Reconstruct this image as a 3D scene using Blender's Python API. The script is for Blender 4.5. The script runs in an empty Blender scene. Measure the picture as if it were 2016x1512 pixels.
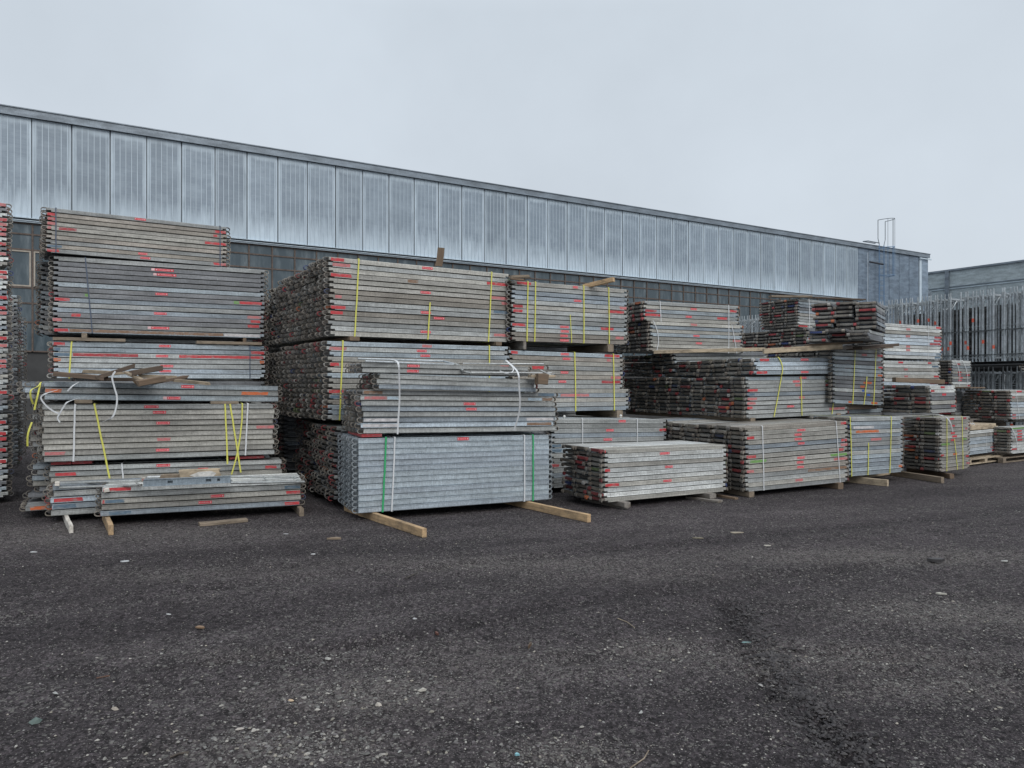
import bpy, math, random
from mathutils import Vector, Matrix
R = random.Random(7)
scene = bpy.context.scene
COL = scene.collection
H0 = 1.65; F = 1450.0; CX = 1008.0; HY = 756.5
# ------------------------------------------------------------------ helpers
def P(px, py, d):
    return Vector(((px-CX)/F*d, d, H0-(py-HY)/F*d))
def PZ(px, d, z):
    return Vector(((px-CX)/F*d, d, z))
def PG(px, py, z=0.0):
    d = (H0-z)*F/(py-HY)
    return Vector(((px-CX)/F*d, d, z))
def mesh(name, v, f, mats, mi=None, tint=None, smooth=False):
    me = bpy.data.meshes.new(name)
    me.from_pydata([tuple(a) for a in v], [], f)
    for m in mats: me.materials.append(m)
    if mi: me.polygons.foreach_set('material_index', mi)
    if tint:
        at = me.color_attributes.new('tint', 'FLOAT_COLOR', 'CORNER')
        buf = []
        for p in me.polygons:
            c = tint[p.index]
            for _ in range(p.loop_total): buf.extend((c[0], c[1], c[2], 1.0))
        at.data.foreach_set('color', buf)
    if smooth: me.polygons.foreach_set('use_smooth', [True]*len(me.polygons))
    me.update()
    return me
def link(name, data, parent=None, mat=None, color=None):
    o = bpy.data.objects.new(name, data)
    COL.objects.link(o)
    if parent is not None: o.parent = parent
    if mat is not None: o.matrix_local = mat
    if color is not None: o.color = (color[0], color[1], color[2], 1)
    return o
def tag(o, label=None, cat=None, group=None, kind=None):
    if label: o['label'] = label
    if cat: o['category'] = cat
    if group: o['group'] = group
    if kind: o['kind'] = kind
    return o
class G:
    def __init__(s): s.v = []; s.f = []; s.m = []; s.t = []
    def add(s, v, f, m=0, t=None, M=None):
        b = len(s.v)
        if M is not None: v = [M @ Vector(a) for a in v]
        s.v.extend(v)
        for q in f:
            s.f.append(tuple(i+b for i in q)); s.m.append(m)
            if t is not None: s.t.append(t)
        return s
    def box(s, a, b, m=0, t=None, M=None):
        x0, y0, z0 = a; x1, y1, z1 = b
        v = [(x0,y0,z0),(x1,y0,z0),(x1,y1,z0),(x0,y1,z0),(x0,y0,z1),(x1,y0,z1),(x1,y1,z1),(x0,y1,z1)]
        f = [(0,3,2,1),(4,5,6,7),(0,1,5,4),(1,2,6,5),(2,3,7,6),(3,0,4,7)]
        return s.add(v, f, m, t, M)
    def tube(s, pts, r, n=8, m=0, t=None, M=None, cap=True):
        pts = [Vector(p) for p in pts]
        v = []; f = []
        for i, p in enumerate(pts):
            d = (pts[min(i+1, len(pts)-1)]-pts[max(i-1, 0)]).normalized()
            up = Vector((0,0,1)) if abs(d.z) < .9 else Vector((1,0,0))
            a = d.cross(up).normalized(); b = d.cross(a).normalized()
            for k in range(n):
                an = 2*math.pi*k/n
                v.append(p + a*math.cos(an)*r + b*math.sin(an)*r)
        for i in range(len(pts)-1):
            for k in range(n):
                f.append((i*n+k, i*n+(k+1) % n, (i+1)*n+(k+1) % n, (i+1)*n+k))
        if cap:
            f.append(tuple(range(n-1, -1, -1))); f.append(tuple((len(pts)-1)*n+k for k in range(n)))
        return s.add(v, f, m, t, M)
    def ribbon(s, pts, w, th, m=0, t=None, M=None, wd=None):
        # flat band of width w along wd following pts
        pts = [Vector(p) for p in pts]; v = []; f = []
        wd = Vector(wd) if wd is not None else Vector((1,0,0))
        for i, p in enumerate(pts):
            d = (pts[min(i+1, len(pts)-1)]-pts[max(i-1, 0)]).normalized()
            a = (wd-d*wd.dot(d)).normalized(); n = d.cross(a).normalized()
            v += [p-a*w/2-n*th/2, p+a*w/2-n*th/2, p+a*w/2+n*th/2, p-a*w/2+n*th/2]
        for i in range(len(pts)-1):
            for k in range(4):
                f.append((i*4+k, i*4+(k+1) % 4, (i+1)*4+(k+1) % 4, (i+1)*4+k))
        f.append((3,2,1,0)); e = (len(pts)-1)*4; f.append((e, e+1, e+2, e+3))
        return s.add(v, f, m, t, M)
    def mesh(s, name, mats, smooth=False, bevel=None):
        return mesh(name, s.v, s.f, mats, s.m, s.t if s.t else None, smooth)
# ------------------------------------------------------------------ materials
def newmat(name):
    m = bpy.data.materials.new(name); m.use_nodes = True
    nt = m.node_tree; nt.nodes.clear()
    out = nt.nodes.new('ShaderNodeOutputMaterial'); b = nt.nodes.new('ShaderNodeBsdfPrincipled')
    nt.links.new(b.outputs[0], out.inputs[0])
    return m, nt, b
def N(nt, t, **k):
    n = nt.nodes.new(t)
    for a, b in k.items(): setattr(n, a, b)
    return n
def mixc(nt, fac, a, b, mode='MIX'):
    n = nt.nodes.new('ShaderNodeMix'); n.data_type = 'RGBA'; n.blend_type = mode
    for sock, val in ((n.inputs[0], fac), (n.inputs[6], a), (n.inputs[7], b)):
        if hasattr(val, 'is_linked'): nt.links.new(val, sock)
        elif isinstance(val, (int, float)): sock.default_value = val
        else: sock.default_value = (*val, 1)
    return n.outputs[2]
def noise(nt, vec, scale, detail=4, rough=.6, mapping=None):
    if mapping:
        mp = N(nt, 'ShaderNodeMapping'); mp.inputs['Scale'].default_value = mapping
        nt.links.new(vec, mp.inputs[0]); vec = mp.outputs[0]
    n = N(nt, 'ShaderNodeTexNoise'); n.inputs['Scale'].default_value = scale
    n.inputs['Detail'].default_value = detail; n.inputs['Roughness'].default_value = rough
    nt.links.new(vec, n.inputs['Vector'])
    return n.outputs['Fac']
def ramp(nt, fac, lo, hi, a=0., b=1.):
    n = N(nt, 'ShaderNodeMapRange'); n.inputs[1].default_value = lo; n.inputs[2].default_value = hi
    n.inputs[3].default_value = a; n.inputs[4].default_value = b
    nt.links.new(fac, n.inputs[0]); return n.outputs[0]
def math_(nt, op, a, b):
    n = N(nt, 'ShaderNodeMath', operation=op)
    for i, v in enumerate((a, b)):
        if isinstance(v, (int, float)): n.inputs[i].default_value = v
        else: nt.links.new(v, n.inputs[i])
    return n.outputs[0]
def grey(nt, f):
    n = N(nt, 'ShaderNodeCombineColor')
    for i in range(3): nt.links.new(f, n.inputs[i])
    return n.outputs[0]
def coords(nt, rand=True):
    tc = N(nt, 'ShaderNodeTexCoord'); vec = tc.outputs['Object']
    if rand:
        oi = N(nt, 'ShaderNodeObjectInfo')
        mu = N(nt, 'ShaderNodeMath', operation='MULTIPLY'); mu.inputs[1].default_value = 61.0
        nt.links.new(oi.outputs['Random'], mu.inputs[0])
        cb = N(nt, 'ShaderNodeCombineXYZ')
        for i in range(3): nt.links.new(mu.outputs[0], cb.inputs[i])
        ad = N(nt, 'ShaderNodeVectorMath', operation='ADD')
        nt.links.new(vec, ad.inputs[0]); nt.links.new(cb.outputs[0], ad.inputs[1]); vec = ad.outputs[0]
    return vec
def src(nt, s):
    if s == 'obj':
        return N(nt, 'ShaderNodeObjectInfo').outputs['Color']
    if s == 'attr':
        a = N(nt, 'ShaderNodeVertexColor'); a.layer_name = 'tint'; return a.outputs['Color']
    n = N(nt, 'ShaderNodeRGB'); n.outputs[0].default_value = (*s, 1); return n.outputs[0]
def bump(nt, b, h, strength=.2, dist=.01):
    n = N(nt, 'ShaderNodeBump'); n.inputs['Strength'].default_value = strength; n.inputs['Distance'].default_value = dist
    nt.links.new(h, n.inputs['Height']); nt.links.new(n.outputs[0], b.inputs['Normal'])
def metal(name, s, dirt=.45, metallic=.35, rough=.5, rand=True, dcol=(.155,.147,.132)):
    m, nt, b = newmat(name); vec = coords(nt, rand); base = src(nt, s)
    n1 = ramp(nt, noise(nt, vec, 1.0, 5, .65, (1.6, 3, 6)), .3, .7, .64, 1.22)
    n2 = ramp(nt, noise(nt, vec, 1.0, 3, .6, (55, 20, 9)), .3, .75, 1.12, .80)
    vo = N(nt, 'ShaderNodeTexVoronoi'); vo.inputs['Scale'].default_value = 75
    nt.links.new(vec, vo.inputs['Vector'])
    sp = N(nt, 'ShaderNodeSeparateColor'); nt.links.new(vo.outputs['Color'], sp.inputs[0])
    n3 = ramp(nt, sp.outputs[0], 0, 1, .86, 1.14)
    f = math_(nt, 'MULTIPLY', math_(nt, 'MULTIPLY', n1, n2), n3)
    c = mixc(nt, 1., base, grey(nt, f), 'MULTIPLY')
    d = ramp(nt, noise(nt, vec, 1.0, 6, .7, (4, 6, 16)), .52, .72, 0, dirt)
    c = mixc(nt, d, c, dcol)
    d2 = ramp(nt, noise(nt, vec, 1.0, 4, .7, (9, 9, 3)), .66, .74, 0, .45)
    c = mixc(nt, d2, c, (.07, .068, .07))
    d3 = ramp(nt, noise(nt, vec, 1.0, 3, .7, (30, 9, 5)), .70, .76, 0, .35)
    c = mixc(nt, d3, c, (.6, .62, .62))
    nt.links.new(c, b.inputs['Base Color'])
    b.inputs['Metallic'].default_value = metallic
    nt.links.new(ramp(nt, n1, .7, 1.2, rough+.12, rough-.08), b.inputs['Roughness'])
    bump(nt, b, noise(nt, vec, 1.0, 3, .5, (8, 30, 30)), .25, .004)
    return m
def paint(name, s, wear=(.5, .62), under=(.27, .27, .26)):
    m, nt, b = newmat(name); vec = coords(nt); base = src(nt, s)
    n1 = ramp(nt, noise(nt, vec, 1.0, 5, .7, (14, 20, 40)), wear[0], wear[1], 0, .75)
    n2 = ramp(nt, noise(nt, vec, 25, 3), .3, .7, .75, 1.1)
    c = mixc(nt, 1., base, grey(nt, n2), 'MULTIPLY')
    c = mixc(nt, n1, c, under)
    nt.links.new(c, b.inputs['Base Color']); b.inputs['Roughness'].default_value = .55
    return m
def wood(name, s):
    m, nt, b = newmat(name); vec = coords(nt); base = src(nt, s)
    g = noise(nt, vec, 1.0, 6, .7, (2.5, 40, 40))
    n1 = ramp(nt, g, .3, .7, .62, 1.22)
    c = mixc(nt, 1., base, grey(nt, n1), 'MULTIPLY')
    k = ramp(nt, noise(nt, vec, 1.0, 5, .7, (5, 9, 9)), .44, .66, 0, .75)
    c = mixc(nt, k, c, (.11, .085, .06))
    nt.links.new(c, b.inputs['Base Color']); b.inputs['Roughness'].default_value = .8
    bump(nt, b, g, .4, .006)
    return m
def plain(name, s, rough=.5, metallic=0., var=.15, scale=6):
    m, nt, b = newmat(name); vec = coords(nt); base = src(nt, s)
    n1 = ramp(nt, noise(nt, vec, scale, 4), .3, .7, 1-var, 1+var)
    c = mixc(nt, 1., base, grey(nt, n1), 'MULTIPLY')
    nt.links.new(c, b.inputs['Base Color']); b.inputs['Roughness'].default_value = rough
    b.inputs['Metallic'].default_value = metallic
    return m
M_DECK = metal('weathered galvanised steel', 'obj')
M_DECKS = metal('weathered galvanised steel mixed', 'attr')
M_CLEAN = metal('fresh galvanised steel', 'obj', dirt=.08, metallic=.35, rough=.42)
M_PAINT = paint('sprayed marking paint', 'obj', (.51, .66))
M_STICK = paint('printed red label', 'obj', (.66, .8))
M_WHITE = plain('white print', (.66, .42, .42), .5)
M_WOOD = wood('sawn timber', 'obj')
M_STRAP = plain('woven plastic strap', 'obj', .45, 0, .1, 30)
M_TUBE = metal('galvanised scaffold tube', 'obj', dirt=.3, metallic=.45, rough=.45)
# ------------------------------------------------------------------ deck geometry (local X length, Y depth 0..0.32, Z up 0..0.066)
DW = .318
def g_body(L, hh, flip, style, top_dimples=False):
    """U channel deck body; hh = height of the body"""
    g = G()
    s = [(-.0045, 0), (-.0045, hh*.13), (.0, hh*.19), (.0, hh*.88), (.006, hh), (DW-.006, hh), (DW, hh*.88), (DW, hh*.19), (DW+.0045, hh*.13), (DW+.0045, 0), (DW-.03, 0), (DW-.03, .006), (.03, .006), (.03, 0)]
    n = len(s)
    nt_ = .055 if style == 'curl' else .05
    xs = [0, nt_, nt_+.001, L-nt_-.001, L-nt_, L]
    last = len(xs)-1
    v = []; f = []
    for i, x in enumerate(xs):
        for (y, z) in s:
            zz = z; yy = y
            if i in (0, 1, last-1, last) and not flip:
                if z < hh*.45: zz = hh*(.40 if i in (1, last-1) else .34)
                yy = min(max(y, 0.0), DW)
            if flip: zz = hh-zz
            v.append((x, yy, zz))
    for i in range(last):
        for k in range(n):
            q = (i*n+k, (i+1)*n+k, (i+1)*n+(k+1) % n, i*n+(k+1) % n)
            f.append(q if not flip else q[::-1])
    e = last*n
    f.append(tuple(range(n)) if not flip else tuple(range(n-1, -1, -1)))
    f.append(tuple(e+k for k in range(n-1, -1, -1)) if not flip else tuple(e+k for k in range(n)))
    g.add(v, f)
    if top_dimples and not flip:
        k = int(L/.045)
        for i in range(k):
            x = .06+i*.045
            for y in (.012, .05, .09):
                g.box((x, y, hh-.001), (x+.018, y+.018, hh+.003))
    return g
def g_hook(style, flip, hh):
    """hook at the left end (x<0), centred on y=0"""
    g = G()
    if style == 'curl':
        pts = []
        for k in range(9):
            a = math.radians(95+k*25)
            pts.append((-.034+.031*math.cos(a)*1.05, hh*.5+.029*math.sin(a)))
        pts = [(.002, hh*.5+.029)]+pts
        w = .019; t = .0045
        v = []; f = []
        for i, (x, z) in enumerate(pts):
            a = pts[max(i-1, 0)]; b = pts[min(i+1, len(pts)-1)]
            dx, dz = b[0]-a[0], b[1]-a[1]; l = math.hypot(dx, dz) or 1
            nx, nz = -dz/l*t, dx/l*t
            for (y, s) in ((-w, -1), (w, -1), (w, 1), (-w, 1)):
                zz = z+nz*s
                if flip: zz = hh-zz
                v.append((x+nx*s, y, zz))
        for i in range(len(pts)-1):
            for k in range(4): f.append((i*4+k, (i+1)*4+k, (i+1)*4+(k+1) % 4, i*4+(k+1) % 4))
        f.append((0,1,2,3)); e = 4*(len(pts)-1); f.append((e+3, e+2, e+1, e))
        g.add(v, f)
    else:
        pr = [(.0, .85), (-.03, .97), (-.044, .9), (-.052, .65), (-.053, .3), (-.046, .05), (-.036, .03), (-.034, .35), (-.018, .42), (0, .4)]
        w = .024; v = []; n = len(pr)
        for y in (-w, w):
            for (x, z) in pr:
                zz = z*hh
                if flip: zz = hh-zz
                v.append((x, y, zz))
        f = [tuple(range(n)), tuple(range(2*n-1, n-1, -1))]
        for k in range(n): f.append((k, n+k, n+(k+1) % n, (k+1) % n)[::-1])
        g.add(v, f)
    return g
def g_plate(style, flip, hh):
    g = G()
    if style == 'curl':
        a, b = (hh*.4, hh*.97) if not flip else (hh*.03, hh*.6)
        g.box((-.006, .012, a), (.0, DW-.012, b))
    else:
        g.box((-.028, .012, hh*.36), (.0, DW-.012, hh*.93))
        g.box((-.032, .11, hh*.28), (-.028, DW-.11, hh*.8))
    return g
HK = {'curl': (.055, .263), 'claw': (.034, .284)}
_mc = {}
def cached(key, fn):
    if key not in _mc: _mc[key] = fn()
    return _mc[key]
MIRX = Matrix.Scale(-1, 4, (1, 0, 0))
def flipx(g, L):
    q = G(); q.v = [Vector((L-a[0], a[1], a[2])) for a in g.v]; q.f = [tuple(reversed(f)) for f in g.f]; q.m = g.m[:]
    return q
# ------------------------------------------------------------------ palettes
TW0 = {'beige': [(.31,.295,.265),(.28,.265,.24)], 'grey': [(.27,.275,.275),(.24,.245,.25)], 'blue-grey': [(.235,.275,.31),(.26,.30,.33)],
      'pale grey': [(.42,.43,.42),(.38,.40,.40)], 'dark grey': [(.14,.15,.165),(.17,.175,.18)], 'brownish': [(.24,.20,.165),(.22,.175,.135)],
      'silvery': [(.36,.41,.45),(.40,.44,.47)]}
TW = {k: [tuple(min(.7, q*1.38) for q in c) for c in v] for k, v in TW0.items()}
TW['beige'] = [(.405,.392,.355), (.365,.352,.322)]; TW['brownish'] = [(.33,.30,.265), (.30,.275,.24)]
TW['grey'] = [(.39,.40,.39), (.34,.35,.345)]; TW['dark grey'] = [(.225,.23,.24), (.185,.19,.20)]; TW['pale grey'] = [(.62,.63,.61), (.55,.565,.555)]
TW['blue-grey'] = [(.31,.35,.385), (.34,.385,.415)]; TW['shadow'] = [(.035,.035,.035)]  # 'shadow': near-black tint, shade put into the colour of the added rack backing
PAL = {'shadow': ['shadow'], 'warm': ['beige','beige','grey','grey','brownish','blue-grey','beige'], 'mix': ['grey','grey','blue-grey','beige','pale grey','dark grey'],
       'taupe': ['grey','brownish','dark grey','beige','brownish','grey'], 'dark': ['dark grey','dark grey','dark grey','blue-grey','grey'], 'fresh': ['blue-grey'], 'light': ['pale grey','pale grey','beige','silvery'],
       'blue': ['blue-grey','blue-grey','blue-grey','grey'], 'cool': ['grey','blue-grey','grey','blue-grey','silvery','grey']}
PC = {'r': (.50,.042,.05), 'R': (.35,.035,.042), 'p': (.50,.16,.16), 'o': (.55,.13,.04), 'g': (.16,.32,.09), 'b': (.10,.155,.21), 'B': (.03,.12,.45),
      'w': (.55,.53,.53), 'n': (.22,.13,.08), 's': (.62,.04,.06), 'l': (.45,.55,.62)}
PN = {'r': 'red', 'R': 'dark red', 'p': 'faded red', 'o': 'orange', 'g': 'green', 'b': 'dark blue', 'B': 'blue', 'w': 'white', 'n': 'rusty', 'l': 'pale blue'}
ORD = 'top second third fourth fifth sixth seventh eighth ninth tenth eleventh twelfth thirteenth fourteenth fifteenth sixteenth'.split()
DECKS = []      # every deck: dict
BUN = {}
def bundle(name, xl, dl, xr, dr, zt, zb, n, cols=3, style='curl', pal='mix', flip=False, phrase='', marks='', stag=None, drop=None, vis=1.,
           stuff=False, red=.25, jit=.012, shiftrow=None, wave=0., ordoff=0, total=None, dimple=False, endcol=None, dk=1.):
    if isinstance(zt, (int, float)): zt = (zt, zt)
    if isinstance(zb, (int, float)): zb = (zb, zb)
    A = Vector(((xl-CX)/F*dl, dl)); B = Vector(((xr-CX)/F*dr, dr))
    L = (B-A).length; u = (B-A)/L; v = Vector((-u.y, u.x))
    rr = random.Random(hash_(name))
    BUN[name] = dict(A=A, u=u, v=v, L=L, zt=zt, zb=zb, n=n, cols=cols)
    mk = {}
    for tkn in marks.split():
        r, a, b, c = tkn.split(','); mk.setdefault(int(r), []).append((float(a), float(b), c))
    for i in range(n):
        z0l = zt[0]-(zt[0]-zb[0])*(i+1)/n; z0r = zt[1]-(zt[1]-zb[1])*(i+1)/n
        pitch = (zt[0]-zb[0])/n
        hh = pitch*(.935 if pal == 'fresh' else .855)
        for c in range(cols):
            if drop and i < drop(c): continue
            so = (stag(c) if stag else 0)+(shiftrow(i) if shiftrow else 0)+rr.uniform(-jit, jit)*(1 if c == 0 else 2.0)
            wz = wave*math.sin(c*1.3+i*.5)
            fo = rr.uniform(-.006, .006) if c == 0 else rr.uniform(-.035, .035)*(style == 'claw')
            org = Vector((A.x+u.x*so+v.x*(c*.326+fo), A.y+u.y*so+v.y*(c*.326+fo), z0l+wz))
            X = Vector((u.x, u.y, (z0r-z0l)/L)).normalized()
            if pal != 'fresh': X = (X+Vector((0, 0, rr.uniform(-.003, .003) if c > 0 else rr.uniform(-.0012, .0012)))).normalized()
            Y = Vector((v.x, v.y, 0)); Z = X.cross(Y)
            M = Matrix(((X.x, Y.x, Z.x, org.x), (X.y, Y.y, Z.y, org.y), (X.z, Y.z, Z.z, org.z), (0, 0, 0, 1)))
            tw = rr.choice(PAL[pal]); tc = rr.choice(TW[tw]); k = rr.uniform(.80, 1.14)*dk
            if pal == 'fresh': k = rr.uniform(1.28, 1.36)
            d = dict(M=M, L=round(L, 2), style=style, flip=flip, hh=round(hh, 4), tw=tw, tint=[q*k for q in tc], row=i, col=c, b=name, phrase=phrase,
                     n=n, A=A, u=u, mk=mk.get(i, []) if c == 0 else [], fresh=pal == 'fresh', so=so, ordr=i+ordoff, total=(total or n), dimple=dimple and i == 0,
                     score=(L*pitch/((dl+dr)/2)**2*vis if c == 0 and not stuff else 0), red=red, rs=rr.random(), endcol=endcol)
            DECKS.append(d)
def hash_(s):
    h = 7
    for ch in s: h = (h*31+ord(ch)) % 1000003
    return h
def px2s(A, u, px):
    k = (px-CX)/F
    return (k*A.y-A.x)/(u.x-k*u.y)
exec_order = []
# --- far left tower (only its right ends are in the frame)
ZA = dict(xl=-430, dl=8.8, xr=14, dr=10.2)
bundle('z1', zt=4.16, zb=3.28, n=13, cols=4, pal='mix', phrase='uppermost bundle at the left photo edge', vis=.35, red=.5, **ZA,
       marks='0,-60,12,p 3,-20,13,r 4,-20,13,p 5,-30,13,r 6,-20,12,p 8,-20,12,r 10,-30,12,p')
bundle('z2', zt=3.23, zb=2.25, n=14, cols=4, pal='mix', phrase='second bundle down at the left photo edge', vis=.35, red=.5, **ZA,
       marks='0,-60,14,r 1,-60,13,p 5,-60,14,r 7,-60,14,r 8,-40,13,p 13,-50,13,r')
bundle('z3', zt=2.22, zb=1.29, n=13, cols=4, pal='mix', phrase='third bundle down at the left photo edge', vis=.35, red=.3, **ZA,
       marks='0,-20,13,p 3,-20,13,p 4,-20,13,r 9,-20,13,r')
bundle('z4', zt=1.24, zb=.09, n=15, cols=4, pal='mix', phrase='bottom bundle at the left photo edge', vis=.35, red=.3, **ZA,
       marks='1,-20,12,r 3,-20,12,r 4,-20,12,r 6,-20,12,r 8,-30,12,r')
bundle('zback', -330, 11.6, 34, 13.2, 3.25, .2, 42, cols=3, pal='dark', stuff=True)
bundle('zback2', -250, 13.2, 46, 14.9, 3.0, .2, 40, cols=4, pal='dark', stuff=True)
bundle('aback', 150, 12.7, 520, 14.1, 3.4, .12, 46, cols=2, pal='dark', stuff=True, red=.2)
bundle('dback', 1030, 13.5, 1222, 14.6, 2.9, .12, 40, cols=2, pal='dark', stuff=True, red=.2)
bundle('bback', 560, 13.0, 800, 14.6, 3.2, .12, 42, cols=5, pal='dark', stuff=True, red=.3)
# --- left tower
bundle('a1', 92, 10.55, 445, 11.88, 4.19, 3.54, 10, cols=3, pal='taupe', dk=.86, phrase='topmost bundle of the left tower',
       marks='0,265,287,s 1,93,110,r 1,423,446,r 2,93,110,r 2,420,428,r 3,93,112,p 4,93,100,p 4,115,150,R 4,403,446,r 8,93,122,b 8,272,290,s 9,93,117,r 9,276,296,s 9,421,446,r')
bundle('a2', 105, 10.65, 520, 12.0, 3.515, 2.40, 15, cols=4, pal='dark', dk=.86, phrase='second bundle down in left tower', stag=lambda c: -.22 if c > 1 else 0,
       marks='1,305,342,s 2,309,347,s 6,306,330,s 7,460,471,g 7,167,174,g 7,472,515,r 8,106,137,r 10,303,328,s 10,487,514,p 11,494,512,r 11,140,158,r 12,100,122,p 12,488,510,r 13,298,333,s 14,107,135,r 14,137,440,n 14,441,512,w')
bundle('a3', 104, 10.4, 520, 11.75, 2.26, 1.735, 7, cols=4, pal='cool', phrase='third bundle down in left tower', vis=.9,
       marks='0,105,128,r 0,313,336,s 0,490,520,b 1,105,118,b 1,495,520,r 2,105,142,b 2,143,272,R 2,307,331,s 2,353,519,r 3,106,119,o 3,512,520,o 4,316,341,s 5,314,337,s')
bundle('a3base', 104, 10.4, 520, 11.75, 1.70, .12, 22, cols=2, pal='dark', stuff=True)
bundle('a4', 85, 9.0, 545, 10.5, (1.693, 1.628), (1.457, 1.400), 3, cols=5, stag=lambda c: -.18 if c > 1 else 0, pal='cool', flip=True, phrase='three-deck layer under the broken wood', jit=.03,
       marks='0,357,382,s 1,84,120,o 1,475,527,o 2,329,355,s')
bundle('a5', 87, 9.0, 540, 10.1, (1.405, 1.38), (.694, .689), 10, cols=5, stag=lambda c: -.2 if c > 1 else (-.06 if c else 0), pal='warm', flip=True, phrase='bundle crossed by slanting yellow straps', jit=.025,
       marks='0,284,312,s 1,301,327,s 3,308,334,s 4,505,540,p 6,310,335,p 8,307,333,s 8,88,127,p')
bundle('a6', 100, 9.1, 555, 10.2, (.64, .615), (.213, .20), 6, cols=4, stag=lambda c: -.2 if c > 0 else 0, pal='mix', flip=True, phrase='half-hidden bundle behind two low piles', vis=.5, jit=.05,
       marks='0,308,335,s 1,108,150,r 1,390,410,s 1,522,545,r 3,95,115,p')
bundle('a9', 52, 8.95, 430, 10.0, .175, .10, 1, cols=3, pal='mix', flip=True, phrase='layer on the ground behind two low piles', vis=.4, marks='0,60,88,o')
bundle('a8', 103, 8.72, 420, 9.5, .462, .085, 5, cols=2, pal='cool', flip=True, phrase='low pile left of the nearest pile', vis=.6, jit=.02,
       marks='2,106,164,r 3,104,150,b')
bundle('a7', 200, 8.5, 592, 9.35, (.466, .455), (.12, .112), 5, cols=2, pal='mix', flip=True, phrase='low pile nearest the camera', jit=.02,
       marks='0,203,258,r 1,560,592,b 2,201,206,r 2,207,245,b 2,415,441,s 3,391,417,s 2,564,592,r 4,561,592,r 4,215,257,b')
# --- central tower
bundle('b1', 650, 9.9, 1003, 11.49, 3.37, 2.30, 15, cols=9, pal='warm', phrase='top bundle of the central tower', drop=lambda c: 0 if c < 3 else (1 if c < 7 else 2), wave=.004,
       stag=lambda c: R.uniform(-.02, .02), red=.3,
       marks='0,651,677,r 1,655,690,p 3,651,692,r 7,660,672,p 9,651,680,r 10,651,675,r 0,831,852,s 5,828,848,s 9,828,848,s 10,854,875,s 13,828,848,s 2,959,1003,r 5,968,1003,p 6,988,1003,p 8,972,1003,b 13,972,1000,p 3,803,823,n')
bundle('b2', 646, 9.85, 1001, 11.4, 2.235, 1.165, 15, cols=9, pal='warm', phrase='middle bundle of the central tower', drop=lambda c: 0 if c < 6 else 1, wave=.004, vis=.3, red=.3,
       stag=lambda c: R.uniform(-.02, .02), marks='1,648,682,p 4,647,668,r 0,831,850,p 1,821,840,s 2,828,847,s 9,648,690,r 10,650,690,b')
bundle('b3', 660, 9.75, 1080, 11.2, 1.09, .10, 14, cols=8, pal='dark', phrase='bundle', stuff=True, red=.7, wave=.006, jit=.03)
bundle('c', 706, 8.81, 1081, 9.85, (1.003, .972), (.10, .105), 13, cols=3, pal='fresh', flip=True, phrase='fresh bundle with green straps', jit=.002, red=0,
       marks='0,901,923,s', dimple=False)
bundle('c2', 713, 8.85, 1091, 9.9, (1.589, 1.540), (1.052, 1.022), 8, cols=3, pal='cool', flip=True, phrase='bundle on the green-strapped one', jit=.018, total=13, ordoff=5,
       marks='0,713,753,n 0,1060,1091,b 1,717,762,p 1,763,785,l 1,1040,1067,l 1,1068,1091,n 2,913,936,s 3,917,938,s 5,714,785,w 6,714,785,w 5,1037,1090,w 6,1037,1085,n')
bundle('c3', 745, 8.85, 1054, 9.7, (1.782, 1.70), (1.592, 1.545), 3, cols=3, pal='warm', flip=True, phrase='bundle on the green-strapped one', total=13, ordoff=2, jit=.02)
bundle('c4', 712, 8.78, 1040, 9.62, (1.915, 1.885), (1.788, 1.757), 2, cols=2, pal='cool', flip=True, phrase='bundle on the green-strapped one', total=13, ordoff=0,
       marks='0,802,826,s 1,801,824,s')
bundle('c5', 900, 9.9, 1074, 10.4, (1.93, 1.925), (1.77, 1.765), 2, cols=1, pal='warm', flip=True, phrase='short pair behind the tied loose tubes', vis=.5,
       marks='0,984,1002,r 0,1048,1070,r')
# --- tower right of centre
bundle('d1', 1008, 11.4, 1234, 12.5, 3.262, 2.32, 13, cols=4, pal='warm', phrase='six-strapped bundle right of the central tower',
       marks='0,1018,1045,r 0,1128,1138,s 3,1130,1145,s 4,1220,1234,p 5,1011,1030,R 5,1198,1228,r 6,1010,1028,r 9,1009,1035,r 9,1184,1208,r 9,1103,1120,s 10,1104,1120,s 11,1103,1118,s 12,1103,1120,s 11,1212,1228,p')
bundle('d2', 1003, 11.4, 1226, 12.5, (2.185, 2.158), 1.21, 13, cols=4, pal='warm', phrase='two-strapped bundle right of the central tower', vis=.7, shiftrow=lambda i: .12 if i > 7 else 0,
       marks='0,1006,1020,r 0,1104,1120,s 1,1108,1123,s 4,1104,1119,s 6,1100,1115,s 0,1190,1220,r 1,1195,1203,p 5,1203,1222,p 6,1185,1222,R 9,1104,1160,p')
bundle('d3', 1085, 11.1, 1312, 12.2, (1.137, 1.068), .08, 14, cols=4, pal='cool', flip=False, phrase='white-strapped bundle behind the low pale pile', vis=.6,
       marks='2,1193,1208,s 4,1188,1205,s 2,1298,1312,r 0,1218,1232,s 5,1086,1105,b 6,1086,1105,b 9,1086,1100,R')
bundle('g', 1190, 9.65, 1428, 10.68, (.80, .775), .10, 11, cols=3, style='claw', pal='light', phrase='low pale pile on thin pallets', jit=.015, wave=.004, dimple=True, red=.45,
       marks='4,1191,1202,r 7,1191,1219,r 1,1299,1318,s 4,1310,1325,s 7,1306,1322,s 0,1135,1150,r')
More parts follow.
